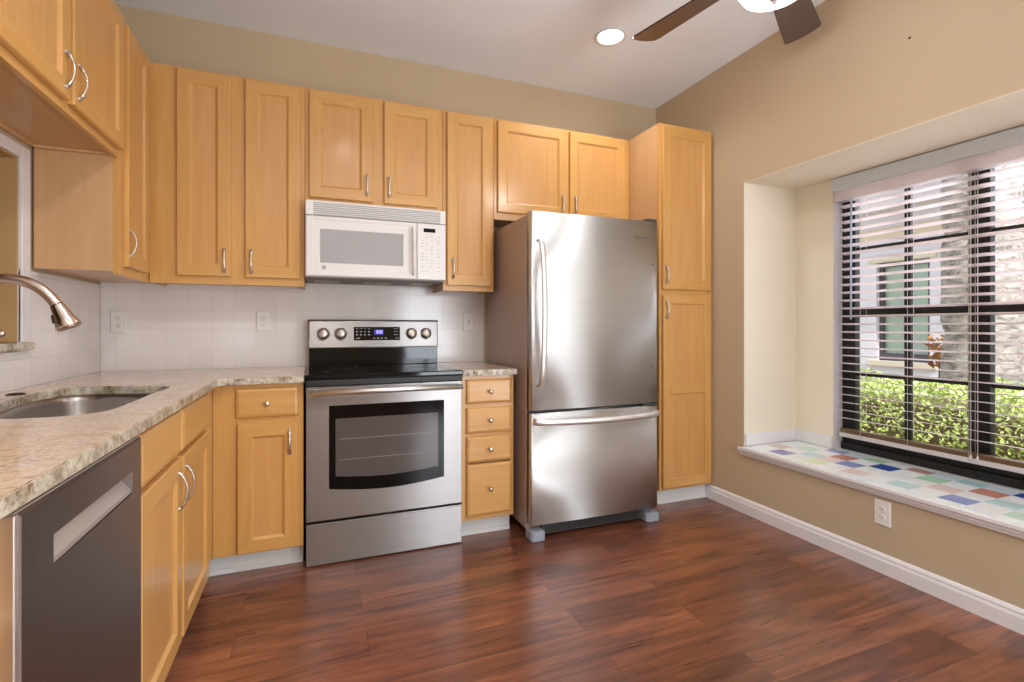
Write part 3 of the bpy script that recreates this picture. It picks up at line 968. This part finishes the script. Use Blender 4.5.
b = MB()
b.prism([(-0.195, OY0 + 0.006), (-0.195, OY1 - 0.006), (0.0, OY1 - 0.006), (0.016, OY1 + 0.050), (0.034, OY1 + 0.045), (0.034, OY0 - 0.095), (0.016, OY0 - 0.10), (0.0, OY0 + 0.006)], 1.058, 1.087, mat=M['granite'], side_mat=M['granite_edge'], bevel=0.003)
tag(b.build('granite_ledge', None), 'speckled granite ledge sill under the white-cased opening above the sink', 'ledge')

# ------------------------------------------------------------------ dishwasher
dw = thing('dishwasher', 'dark stainless dishwasher with pocket handle under the granite counter', 'dishwasher', (0.32, -1.985, 0))
MB().box((0.03, -2.252, 0.02), (0.600, -1.692, 0.868)).build('body', M['dark_grey'], dw)
b = MB()
TD = face_left(0.600)
# door skin with a pocket for the handle
hu0, hu1, hv0, hv1 = -2.146, -1.758, 0.750, 0.802
b.rings([(-2.250, -1.690, 0.105, 0.872, 0.001), (-2.250, -1.690, 0.105, 0.872, 0.031), (-2.244, -1.696, 0.111, 0.866, 0.036), (hu0, hu1, hv0, hv1, 0.036), (hu0, hu1, hv0 + 0.001, hv1 - 0.001, 0.006)], TD, M['steel_dark'])
dd = b.build('door', M['steel_dark'], dw)
b = MB()
b.prism([(0.0065, hv1 - 0.007), (0.0325, hv0 + 0.010), (0.0335, hv0 + 0.002), (0.0065, hv0 + 0.002)], hu0 + 0.001, hu1 - 0.001, T=Matrix(((1, 0, 0, 0.600), (0, 0, 1, 0), (0, 1, 0, 0), (0, 0, 0, 1))), mat=M['bar_steel'])
b.build('handle', M['bar_steel'], dd)['label'] = 'bright pocket handle strip'
b = MB()
b.box((-2.262, 0.105, 0.0), (-2.2505, 0.873, 0.036), 0.002, T=TD).box((-2.2535, 0.8725, 0.0), (-1.690, 0.8755, 0.032), T=TD)
b.build('edge_trim', M['bar_steel'], dd)
MB().box((0.55, -2.250, 0.0), (0.565, -1.690, 0.10)).build('toe_panel', M['black'], dw)

# ------------------------------------------------------------------ stove
rg = thing('electric_range', 'stainless electric stove with black glass cooktop under the microwave', 'stove', (1.38, -0.33, 0))
RX0, RX1 = 1.000, 1.767
YR = -0.645
TR = face_back(YR)
b = MB()
b.box((RX0, -0.600, 0.02), (RX1, -0.03, 0.895), mat=M['black'])
b.box((RX0 + 0.03, -0.56, 0.0), (RX0 + 0.07, -0.52, 0.02), mat=M['black']).box((RX1 - 0.07, -0.56, 0.0), (RX1 - 0.03, -0.52, 0.02), mat=M['black'])
b.build('body', None, rg)
ct = MB().box((RX0 - 0.003, -0.655, 0.893), (RX1 + 0.003, -0.085, 0.918), 0.005).build('cooktop', M['black_glass'], rg)
for x, y, r in ((1.19, -0.50, 0.105), (1.57, -0.50, 0.085), (1.19, -0.23, 0.075), (1.57, -0.23, 0.105)):
    MB().lathe([(r, 0), (r, 0.0004), (r - 0.002, 0.0004), (r - 0.002, 0)], (x, y, 0.9182), 36).build('burner_ring', M['dark_grey'], ct)
MB().box((RX0 + 0.0, -0.650, 0.862), (RX1, -0.600, 0.892), 0.004).build('front_trim', M['black'], rg)
# oven door with a bowed-bottom window
def bowed(u0, u1, v0, v1, bow, n=14):
    return [(u0, v1), (u0, v0)] + [(u0 + (u1 - u0) * k / n, v0 - bow * math.sin(math.pi * k / n)) for k in range(1, n)] + [(u1, v0), (u1, v1)]
b = MB()
b.prism([(RX0 + 0.003, 0.216), (RX1 - 0.003, 0.216), (RX1 - 0.003, 0.858), (RX0 + 0.003, 0.858)], 0.0, 0.040, T=face_back(-0.603), mat=M['steel'], bevel=0.006)
od = b.build('oven_door', M['steel'], rg)
b = MB().prism(bowed(1.104, 1.668, 0.366, 0.766, 0.024), 0.0, 0.0018, T=face_back(-0.6432), mat=M['black_glass'])
og = b.build('window_glass', M['black_glass'], od)
b = MB().prism(bowed(1.134, 1.636, 0.425, 0.702, 0.018), 0.0, 0.0008, T=face_back(-0.6451), mat=M['oven_glass'])
ov = b.build('oven_window', M['oven_glass'], og)
for zz in (0.60, 0.50):
    MB().box((1.150, zz, 0), (1.622, zz + 0.0035, 0.0004), T=face_back(-0.6460)).build('oven_rack', M['print_grey'], ov)
b = MB()
b.tube([(RX0 + 0.012, -0.690, 0.836), (RX1 - 0.012, -0.690, 0.836)], 0.0135, 16)
for x in (RX0 + 0.045, RX1 - 0.045):
    b.box((x - 0.012, -0.688, 0.826), (x + 0.012, -0.640, 0.846), 0.003)
b.build('handle', M['bar_steel'], od)
b = MB()
b.prism([(RX0 + 0.003, 0.006), (RX1 - 0.003, 0.006), (RX1 - 0.003, 0.204), (RX0 + 0.003, 0.204)], 0.0, 0.040, T=face_back(-0.603), mat=M['steel'], bevel=0.006)
b.build('drawer', M['steel'], rg)
# back guard
b = MB()
b.box((RX0 + 0.010, -0.112, 0.918), (RX1 - 0.010, -0.03, 1.030), 0.003)
b.build('backguard', M['black_glass'], rg)
bp = MB()
tilt = Matrix.Translation((0, -0.118, 1.022)) @ Matrix.Rotation(R(-7), 4, 'X')
bp.box((RX0 + 0.006, 0.0, 0.0), (RX1 - 0.006, 0.075, 0.162), 0.006, T=tilt)
pn = bp.build('control_panel', M['steel'], rg)
TPn = tilt @ face_back(0.0)
MB().box((RX0 + 0.003, 0.156, -0.078), (RX1 - 0.003, 0.168, -0.004), 0.003, T=TPn).build('panel_cap', M['black'], pn)
disp = MB().box((1.256, 0.044, 0.0), (1.525, 0.124, 0.002), 0.0008, T=TPn).build('display', M['black_glass'], pn)
MB().box((1.372, 0.076, 0.0021), (1.426, 0.110, 0.0026), T=TPn).build('clock_window', M['digit_glow'], disp)
SEG = {'1': 'bc', '0': 'abcdef', '8': 'abcdefg', '9': 'abcdfg'}
b = MB()
def digit(b, ch, u, v, w, h, t=0.0016):
    pos = {'a': (0, h - t, w, h), 'b': (w - t, h / 2, w, h), 'c': (w - t, 0, w, h / 2), 'd': (0, 0, w, t), 'e': (0, 0, t, h / 2), 'f': (0, h / 2, t, h), 'g': (0, h / 2 - t / 2, w, h / 2 + t / 2)}
    for s_ in SEG[ch]:
        a0, b0, a1, b1 = pos[s_]
        b.box((u + a0, v + b0, 0.0027), (u + a1, v + b1, 0.0032), T=TPn)
for k, ch in enumerate('1000'):
    digit(b, ch, 1.378 + k * 0.0112 + (0.002 if k > 1 else 0), 0.085, 0.008, 0.017)
b.box((1.399, 0.089, 0.0027), (1.4005, 0.0905, 0.0032), T=TPn).box((1.399, 0.097, 0.0027), (1.4005, 0.0985, 0.0032), T=TPn)
b.build('clock_digits', M['digits'], disp)
for u in (1.268, 1.291, 1.314, 1.337):
    for v, w_, h_ in ((0.074, 0.010, 0.006), (0.092, 0.010, 0.006), (0.112, 0.014, 0.002)):
        MB().box((u, v, 0.0021), (u + w_, v + h_, 0.0026), T=TPn).build('key', M['print_white'], disp)
for u in (1.268, 1.366, 1.388, 1.410, 1.434):
    MB().box((u, 0.054, 0.0021), (u + (0.024 if u < 1.3 else 0.012), 0.059, 0.0026), T=TPn).build('key', M['print_white'], disp)
for u, v in ((1.488, 0.112), (1.488, 0.096), (1.488, 0.076), (1.498, 0.055)):
    MB().box((u, v, 0.0021), (u + 0.024, v + 0.003, 0.0026), T=TPn).build('key', M['print_white'], disp)
b = MB()
for k in range(6):
    b.box((1.362 + k * 0.011, 0.024, 0.0), (1.370 + k * 0.011, 0.030, 0.0006), T=TPn)
b.build('name_mark', M['print_grey'], pn)
for u in (1.086, 1.182, 1.595, 1.684):
    b = MB()
    b.lathe([(0.035, 0), (0.034, 0.005), (0.029, 0.007), (0.027, 0.024), (0.024, 0.028), (0, 0.029)], (u, 0.084, 0.0), 24, T=TPn)
    k_ = b.build('knob', M['nickel'], pn)
    MB().box((u - 0.006, 0.060, 0.020), (u + 0.006, 0.107, 0.034), 0.003, T=TPn).build('grip', M['nickel'], k_)
    b = MB()
    b.prism([(u - 0.009, 0.056), (u + 0.009, 0.056), (u, 0.043)], 0.0002, 0.009, T=TPn, mat=M['slot'])
    b.build('pointer', M['slot'], k_)
    for a in (-135, -45, 135, 45):
        b = MB()
        b.box((u + 0.042 * math.sin(R(a)) - 0.001, 0.084 + 0.042 * math.cos(R(a)) - 0.0012, 0.0), (u + 0.042 * math.sin(R(a)) + 0.001, 0.084 + 0.042 * math.cos(R(a)) + 0.0012, 0.0005), T=TPn, mat=M['slot'])
        b.build('dial_mark', M['slot'], k_)

# ------------------------------------------------------------------ microwave
mw = thing('microwave_oven', 'white over-the-range microwave oven mounted under the short cabinet', 'microwave', (1.37, -0.17, 1.408))
MX0, MX1 = 0.9945, 1.7505
YM = -0.348
TM_ = face_back(YM)
b = MB()
b.box((MX0, YM + 0.03, 1.414), (MX1, -0.010, 1.8195), 0.003, mat=M['appliance_white'])
b.build('body', None, mw)
un = MB().box((MX0 + 0.004, YM + 0.032, 1.404), (MX1 - 0.004, -0.012, 1.4138)).build('underside', M['under_grey'], mw)
for x0, x1 in ((1.04, 1.17), (1.31, 1.46), (1.58, 1.70)):
    MB().box((x0, -0.25, 1.4015), (x1, -0.08, 1.4039), 0.001).build('vent_filter', M['vent_mesh'], un)
b = MB()
b.box((MX0, 1.742, -0.030), (MX0 + 0.040, 1.8195, 0.0), 0.004, T=TM_, mat=M['appliance_white']).box((MX1 - 0.034, 1.742, -0.030), (MX1, 1.8195, 0.0), 0.004, T=TM_, mat=M['appliance_white'])
b.box((MX0 + 0.04, 1.742, -0.030), (MX1 - 0.034, 1.8195, -0.008), 0.0, T=TM_, mat=M['appliance_grey'])
b.box((MX0 + 0.04, 1.808, -0.008), (MX1 - 0.034, 1.8195, 0.0), 0.002, T=TM_, mat=M['appliance_white'])
for k in range(6):
    z = 1.748 + k * 0.0102
    b.box((MX0 + 0.04, z, -0.009), (MX1 - 0.034, z + 0.0055, -0.001), 0.001, 1, T=TM_, mat=M['appliance_white'])
b.build('vent_grille', None, mw)
b = MB()
b.rings([(MX0, 1.583, 1.416, 1.739, -0.030), (MX0, 1.583, 1.416, 1.739, -0.006), (MX0 + 0.006, 1.577, 1.422, 1.733, 0.0), (1.028, 1.540, 1.444, 1.720, 0.0), (1.031, 1.537, 1.447, 1.717, -0.002),
         (1.064, 1.507, 1.487, 1.670, -0.002), (1.067, 1.504, 1.490, 1.667, -0.007)], TM_, M['appliance_white'])
md = b.build('door', M['appliance_white'], mw)
MB().box((1.0672, 1.4902, -0.0069), (1.5038, 1.6668, -0.005), T=TM_).build('window', M['micro_window'], md)
b = MB()
pts = smooth_path([(1.562, 1.452, 0.002), (1.562, 1.47, 0.020), (1.562, 1.58, 0.030), (1.562, 1.69, 0.020), (1.562, 1.708, 0.002)], 5)
b.tube(pts, 0.013, 10, T=TM_, flat=(1.15, 0.7))
b.build('handle', M['appliance_white'], md)
b = MB().lathe([(0.011, 0), (0.011, 0.001), (0.009, 0.0012), (0.009, 0.0006), (0, 0.0006)], (1.086, 1.4635, 0.0002), 20, T=TM_)
b.box((1.082, 1.459, 0.0005), (1.090, 1.4605, 0.0012), T=TM_).box((1.082, 1.4665, 0.0005), (1.090, 1.468, 0.0012), T=TM_)
b.build('badge', M['appliance_grey'], md)['label'] = 'small round grey badge'
b = MB()
b.box((1.586, 1.416, -0.030), (MX1, 1.739, -0.001), 0.004, T=TM_)
cp = b.build('control_panel', M['appliance_white'], mw)
MB().box((1.622, 1.690, -0.001), (1.690, 1.712, 0.0003), T=TM_).build('display', M['black_glass'], cp)
for r_, z in enumerate((1.674, 1.660, 1.640, 1.624, 1.604, 1.588, 1.566, 1.548, 1.528, 1.510, 1.490, 1.464)):
    for k, u in enumerate((1.606, 1.634, 1.662, 1.700)):
        if (r_ < 2 and k == 0) or (r_ * 5 + k * 3) % 4 == 1:
            continue
        MB().box((u, z, -0.001), (u + (0.013 if (r_ * 3 + k) % 3 else 0.018), z + 0.004, 0.0001), T=TM_).build('key', M['button'], cp)

# ------------------------------------------------------------------ refrigerator
fr = thing('refrigerator', 'tall stainless refrigerator with bottom freezer drawer beside the pantry', 'refrigerator', (2.516, -0.4, 0))
FX_0, FX_1 = 2.109, 2.931
b = MB()
b.box((FX_0, -0.700, 0.045), (FX_1, -0.06, 1.755), 0.004, mat=M['fridge_side'])
b.build('body', M['fridge_side'], fr)
def fridge_front(z0, z1, name):
    """slightly crowned door, rounded edges"""
    n = 16
    front = []
    for k in range(n + 1):
        t = k / n
        front.append((FX_0 + 0.012 + (FX_1 - FX_0 - 0.024) * t, -0.765 - 0.010 * math.sin(math.pi * t)))
    out = [(FX_0, -0.712), (FX_0, -0.755), (FX_0 + 0.004, -0.763)] + front + [(FX_1 - 0.004, -0.763), (FX_1, -0.755), (FX_1, -0.712)]
    b = MB()
    b.prism(out, z0, z1, mat=M['steel_fridge'], bevel=0.004)
    for f in b.bm.faces:
        f.smooth = abs(f.normal.z) < 0.2
    return b.build(name, M['steel_fridge'], fr)
fd = fridge_front(0.698, 1.766, 'door')
fz = fridge_front(0.082, 0.682, 'freezer_drawer')
MB().box((FX_0 + 0.008, -0.7125, 0.09), (FX_1 - 0.008, -0.7005, 1.75)).build('gasket', M['black'], fr)
b = MB()
hp = smooth_path([(2.152, -0.772, 1.606), (2.154, -0.800, 1.595), (2.156, -0.826, 1.50), (2.158, -0.838, 1.22), (2.156, -0.826, 0.94), (2.154, -0.800, 0.842), (2.152, -0.772, 0.832)], 6)
b.tube(hp, 0.0155, 12, flat=(1.0, 0.62))
b.build('handle', M['bar_steel'], fd)['label'] = 'long bowed upright handle'
b = MB()
hp = smooth_path([(2.128, -0.772, 0.642), (2.135, -0.802, 0.642), (2.25, -0.822, 0.638), (2.516, -0.832, 0.634), (2.78, -0.822, 0.638), (2.897, -0.802, 0.642), (2.904, -0.772, 0.642)], 6)
b.tube(hp, 0.0185, 12, flat=(0.55, 1.0))
b.build('handle', M['bar_steel'], fz)['label'] = 'wide bowed horizontal handle'
b = MB().box((FX_0 + 0.08, -0.735, 0.018), (FX_1 - 0.08, -0.70, 0.078))
b.build('base_grille', M['dark_grey'], fr)
b = MB()
for k in range(44):
    x = FX_0 + 0.10 + k * 0.0140
    b.box((x, -0.7375, 0.026), (x + 0.006, -0.735, 0.070))
b.build('grille_slots', M['black'], fr)
for x0, x1 in ((FX_0 - 0.002, FX_0 + 0.078), (FX_1 - 0.084, FX_1)):
    b = MB()
    b.prism([(x0, -0.700), (x0, -0.766), (x0 + 0.012, -0.780), (x1 - 0.006, -0.780), (x1, -0.774), (x1, -0.700)], 0.001, 0.054, mat=M['foot_grey'], bevel=0.004)
    b.build('foot', M['foot_grey'], fr)
MB().box((FX_1 - 0.10, -0.765, 0.684), (FX_1 - 0.004, -0.71, 0.696), 0.002).build('hinge', M['dark_grey'], fr)
MB().box((FX_1 - 0.075, -0.76, 1.767), (FX_1 - 0.002, -0.66, 1.784), 0.004).build('hinge_cover', M['dark_grey'], fr)
for x, z in ((2.893, 1.512), (2.888, 0.915)):
    MB().lathe([(0.004, 0), (0.004, 0.002), (0, 0.0025)], (x, -0.7665, z), 10, axis='-y').build('screw_cap', M['dark_grey'], fd)
tx = bpy.data.curves.new('nameplate', 'FONT')
tx.body = 'Whirlpool'
tx.size = 0.020
tx.extrude = 0.0006
to = bpy.data.objects.new('nameplate_text', tx)
COL.objects.link(to)
bpy.context.view_layer.update()
me = bpy.data.meshes.new_from_object(to.evaluated_get(bpy.context.evaluated_depsgraph_get()))
bpy.data.objects.remove(to)
me.transform(face_back(-0.7735) @ Matrix.Translation((2.776, 1.664, 0.0)))
me.transform(Matrix.Translation(-Vector(fr.location)))
me.materials.clear(); me.materials.append(M['print_grey'])
np_ = bpy.data.objects.new('nameplate', me)
COL.objects.link(np_); np_.parent = fd
np_['label'] = 'small grey maker name lettering'

# ------------------------------------------------------------------ ceiling: recessed lamps and fan
def downlight(x, y, label, energy):
    t = thing('recessed_light', label, 'ceiling light', (x, y, H))
    MB().lathe([(0.072, -0.001), (0.092, -0.001), (0.096, -0.004), (0.092, -0.008), (0.078, -0.006), (0.072, -0.001)], (x, y, H), 36).build('trim_ring', M['white_trim'], t)
    MB().lathe([(0.0, -0.0035), (0.072, -0.0035), (0.072, -0.0015), (0, -0.0015)], (x, y, H), 36).build('lens', M['lamp_disc'], t)
    light('downlight', 'SPOT', (x, y, H - 0.02), energy, (1.0, 0.97, 0.93), (0, 0, 0), spot_size=R(150), spot_blend=0.6, shadow_soft_size=0.07)
downlight(2.645, -0.70, 'lit round recessed ceiling light beside the dark fan blade', 26)
for x, y, n in ((1.30, -2.24, 0), (1.10, -4.0, 1), (2.48, -3.83, 2)):
    light('downlight', 'SPOT', (x, y, H - 0.02), 64 if n == 0 else 22, (1.0, 0.97, 0.93), (0, 0, 0), spot_size=R(150), spot_blend=0.6, shadow_soft_size=0.05)

hx, hy, hz = 2.665, -1.800, 2.55
fan = thing('ceiling_fan', 'dark five-blade ceiling fan with a lit white glass bowl, mostly above the frame', 'ceiling fan', (hx, hy, H))
MB().lathe([(0.0, 0.0), (0.068, 0.0), (0.066, -0.03), (0.04, -0.06), (0.016, -0.068), (0.0, -0.068)], (hx, hy, H - 0.001), 28).build('canopy', M['bronze'], fan)
MB().tube([(hx, hy, H - 0.06), (hx, hy, hz + 0.08)], 0.013, 14).build('downrod', M['bronze'], fan)
MB().lathe([(0, 0.10), (0.05, 0.095), (0.10, 0.06), (0.115, 0.02), (0.11, -0.03), (0.085, -0.055), (0.07, -0.075), (0, -0.075)], (hx, hy, hz), 32).build('motor_housing', M['bronze'], fan)
bw = MB().lathe([(0.130, 0.08), (0.132, 0.072), (0.128, 0.050), (0.112, 0.024), (0.08, 0.008), (0.035, 0.0015), (0, 0)], (hx, hy, 2.39), 40).build('light_bowl', M['bowl'], fan)
MB().lathe([(0, -0.022), (0.007, -0.019), (0.009, -0.012), (0.006, -0.007), (0.016, -0.002), (0.017, 0.003), (0, 0.004)], (hx, hy, 2.39), 16).build('finial', M['bronze'], bw)
MB().lathe([(0.135, 0.085), (0.138, 0.078), (0.135, 0.072), (0.0, 0.072), (0.0, 0.10), (0.07, 0.10)], (hx, hy, 2.392), 40).build('bowl_rim', M['bronze'], fan)
light('fan_lamp', 'POINT', (hx, hy, 2.36), 14, (1.0, 0.97, 0.93), shadow_soft_size=0.10)
for k in range(5):
    ang = R(102.0 - 72 * k)
    T = Matrix.Translation((hx, hy, hz)) @ Matrix.Rotation(ang, 4, 'Z') @ Matrix.Rotation(R(-12), 4, 'X')
    b = MB()
    out = [(0.16, -0.055), (0.30, -0.066), (0.50, -0.076), (0.615, -0.082), (0.640, -0.074), (0.655, -0.03), (0.660, 0.02), (0.652, 0.066), (0.640, 0.078), (0.50, 0.074), (0.30, 0.066), (0.16, 0.055)]
    b.prism(out, -0.004, 0.004, T=T, mat=M['blade'], bevel=0.0015)
    bl = b.build('blade', M['blade'], fan)
    b = MB()
    b.prism([(0.09, -0.02), (0.15, -0.016), (0.20, -0.04), (0.24, -0.03), (0.245, 0.03), (0.20, 0.04), (0.15, 0.016), (0.09, 0.02)], -0.010, -0.0045, T=T, mat=M['bronze'], bevel=0.001)
    b.build('blade_bracket', M['bronze'], bl)

# ------------------------------------------------------------------ outdoors
def ext_stucco(name, c):
    return paint(name, c, 0.9)
M['ext_white'] = ext_stucco('white_stucco', (228, 222, 230))
M['ext_beige'] = ext_stucco('beige_trim', (222, 208, 184))
M['ext_window'] = Mat('far_window_glass', (168, 184, 168), 0.12).m
M['ext_frame'] = Mat('far_window_frame', (78, 70, 76), 0.5).m
M['ext_roof'] = Mat('far_soffit', (206, 196, 198), 0.8).m
def ground_mat():
    m = Mat('pale_bounce_ground', (96, 120, 60), 0.95)
    n = m.noise(m.coords(), 24, 5, 0.7)
    m.base(m.ramp(n, [(0.3, (150, 146, 120)), (0.55, (196, 190, 166)), (0.75, (214, 208, 188))]))  # ground paled to act as reflector into the recess and under the slats
    return m.m
M['ground'] = ground_mat()
def bark_mat():
    m = Mat('palm_bark', (170, 160, 150), 0.9)
    n = m.noise(m.coords((1, 1, 2.2)), 9, 6, 0.7, 0.5)
    m.base(m.ramp(n, [(0.34, (84, 76, 76)), (0.48, (140, 130, 124)), (0.66, (176, 167, 158))]))
    m.bump(n, 0.8, 0.03)
    return m.m
M['bark'] = bark_mat()
def leaf_mat(name, a, c2, d):
    m = Mat(name, c2, 0.5)
    oi = m.node('ShaderNodeNewGeometry')
    m.base(m.ramp(oi.outputs['Random Per Island'], [(0.1, a), (0.55, c2), (0.95, d)]))
    m.b.inputs['Subsurface Weight'].default_value = 0.0
    return m.m
M['hedge_leaf'] = leaf_mat('hedge_leaves', (120, 138, 66), (176, 192, 104), (216, 224, 142))
M['ti_leaf'] = leaf_mat('orange_leaves', (150, 84, 50), (196, 132, 70), (120, 110, 60))
M['brown_leaf'] = leaf_mat('brown_leaves', (110, 84, 70), (150, 116, 88), (96, 92, 70))
M['twig'] = Mat('twig', (92, 74, 56), 0.9).m

o = MB().box((4.08, -12, -0.30), (20, 14, -0.15)).build('ground', M['ground'], kind='structure')

hs = thing('neighbour_house', 'white stucco house behind the hedge seen through the blind', 'house', (8.4, 1.0, -0.15))
b = MB()
b.box((8.0, -7.0, -0.2), (8.3, 0.58, 3.6)).box((8.0, 1.2, -0.2), (8.3, 9.0, 3.6)).box((8.0, 0.58, -0.2), (8.3, 1.2, 0.70)).box((8.0, 0.58, 1.99), (8.3, 1.2, 3.6))
b.build('wall', M['ext_white'], hs)
b = MB()
b.box((7.96, 0.50, 0.62), (8.0, 1.28, 0.70), 0.005).box((7.96, 0.50, 1.99), (8.0, 1.28, 2.08), 0.005)
b.build('window_surround', M['ext_beige'], hs)
wf = MB()
for lo, hi in (((8.06, 0.58, 0.70), (8.10, 0.63, 1.99)), ((8.06, 1.15, 0.70), (8.10, 1.2, 1.99)), ((8.06, 0.63, 0.70), (8.10, 1.15, 0.80)), ((8.06, 0.63, 1.93), (8.10, 1.15, 1.99)),
               ((8.06, 0.865, 0.80), (8.10, 0.90, 1.93)), ((8.06, 0.63, 1.31), (8.10, 0.865, 1.36)), ((8.06, 0.90, 1.31), (8.10, 1.15, 1.36))):
    wf.box(lo, hi)
wf = wf.build('window_frame', M['ext_frame'], hs)
MB().box((8.11, 0.58, 0.70), (8.13, 1.2, 1.99)).build('window_pane', M['ext_window'], wf)
b = MB()
b.box((7.55, -7.0, 2.62), (8.0, 9.0, 2.68)).box((7.50, -7.0, 2.58), (7.55, 9.0, 2.80))
for k in range(40):
    y = -7 + k * 0.4
    b.box((7.56, y, 2.612), (7.99, y + 0.06, 2.62))
b.build('eave', M['ext_roof'], hs)
b = MB().prism([(7.45, 2.80), (8.3, 2.80), (12.5, 4.6), (12.3, 4.75), (7.45, 2.90)], -7.2, 9.2, T=Matrix(((1, 0, 0, 0), (0, 0, 1, 0), (0, 1, 0, 0), (0, 0, 0, 1))), mat=M['ext_roof'])
b.build('roof', M['ext_roof'], hs)
MB().box((7.975, -7.0, 2.30), (8.0, 9.0, 2.44)).build('beige_band', M['ext_beige'], hs)

tk = thing('tree', 'mottled grey tree trunk standing before the white house outside', 'tree', (6.95, -0.42, -0.15))
b = MB()
pts = [(6.95 + 0.02 * math.sin(k), -0.42 + 0.015 * math.cos(2 * k), -0.2 + 0.16 * k) for k in range(34)]
b.tube(pts, [0.36 - 0.012 * min(k, 6) + 0.012 * (k % 2) for k in range(34)], 20)
b.build('trunk', M['bark'], tk)
def leaves(name, n, boxf, size, mat, parent, seed):
    random.seed(seed)
    verts, faces = [], []
    for _ in range(n):
        c0 = Vector(boxf())
        d = Vector((random.gauss(0, 1), random.gauss(0, 1), random.gauss(0, 1))).normalized()
        e = d.orthogonal().normalized()
        e = Matrix.Rotation(random.random() * 6.28, 3, d) @ e
        f_ = d.cross(e)
        s_ = size * random.uniform(0.6, 1.3)
        i = len(verts)
        verts += [c0 - e * s_, c0 + f_ * s_ * 0.45 + d * s_ * 0.1, c0 + e * s_, c0 - f_ * s_ * 0.45 + d * s_ * 0.1]
        faces.append((i, i + 1, i + 2, i + 3))
    me = bpy.data.meshes.new(name)
    base = Vector(parent.location)
    me.from_pydata([v - base for v in verts], [], faces)
    me.materials.append(mat)
    o = bpy.data.objects.new(name, me)
    COL.objects.link(o)
    o.parent = parent
    return o

hg = thing('hedge', 'clipped sunny green hedge right outside the window', 'hedge', (5.85, -1.0, -0.15))
def hedge_pt():
    y = random.uniform(-3.2, 2.2)
    top = 0.68 + 0.03 * math.sin(y * 5) + 0.02 * math.sin(y * 13)
    r = random.random()
    if r < 0.45:
        return (5.45 + random.random() ** 2 * 0.16, y, random.uniform(-0.12, top))
    if r < 0.85:
        return (random.uniform(5.45, 6.25), y, top - random.random() ** 2 * 0.12)
    return (random.uniform(5.5, 6.2), y, random.uniform(-0.1, top - 0.05))
leaves('foliage', 30000, hedge_pt, 0.020, M['hedge_leaf'], hg, 11)
b = MB()
random.seed(3)
for k in range(26):
    y = -3.1 + k * 0.2
    b.tube([(5.85, y, -0.16), (5.8 + random.uniform(-0.2, 0.2), y + 0.05, 0.3), (5.85 + random.uniform(-0.3, 0.3), y, 0.58)], [0.02, 0.013, 0.005], 6)
b.box((5.56, -3.15, -0.10), (6.16, 2.15, 0.52), 0.05, mat=None)
b.build('branches', M['twig'], hg)

def shrub(x, y, z, label, seed, mat='ti_leaf', n=60):
    t = thing('shrub', label, 'shrub', (x, y, -0.15))
    MB().tube([(x, y, -0.16), (x + 0.02, y + 0.01, z * 0.5), (x, y, z)], [0.02, 0.014, 0.008], 6).build('stem', M['twig'], t)
    leaves('foliage', n, lambda: (x + random.gauss(0, 0.06), y + random.gauss(0, 0.05), z + random.gauss(0, 0.09)), 0.07, M[mat], t, seed)
shrub(7.40, 0.16, 0.86, 'orange-leaved shrub in front of the white house wall, left of the tree trunk', 21)
shrub(6.78, -1.06, 0.90, 'brown-leaved shrub outside at the right edge of the picture', 22, 'brown_leaf', 34)
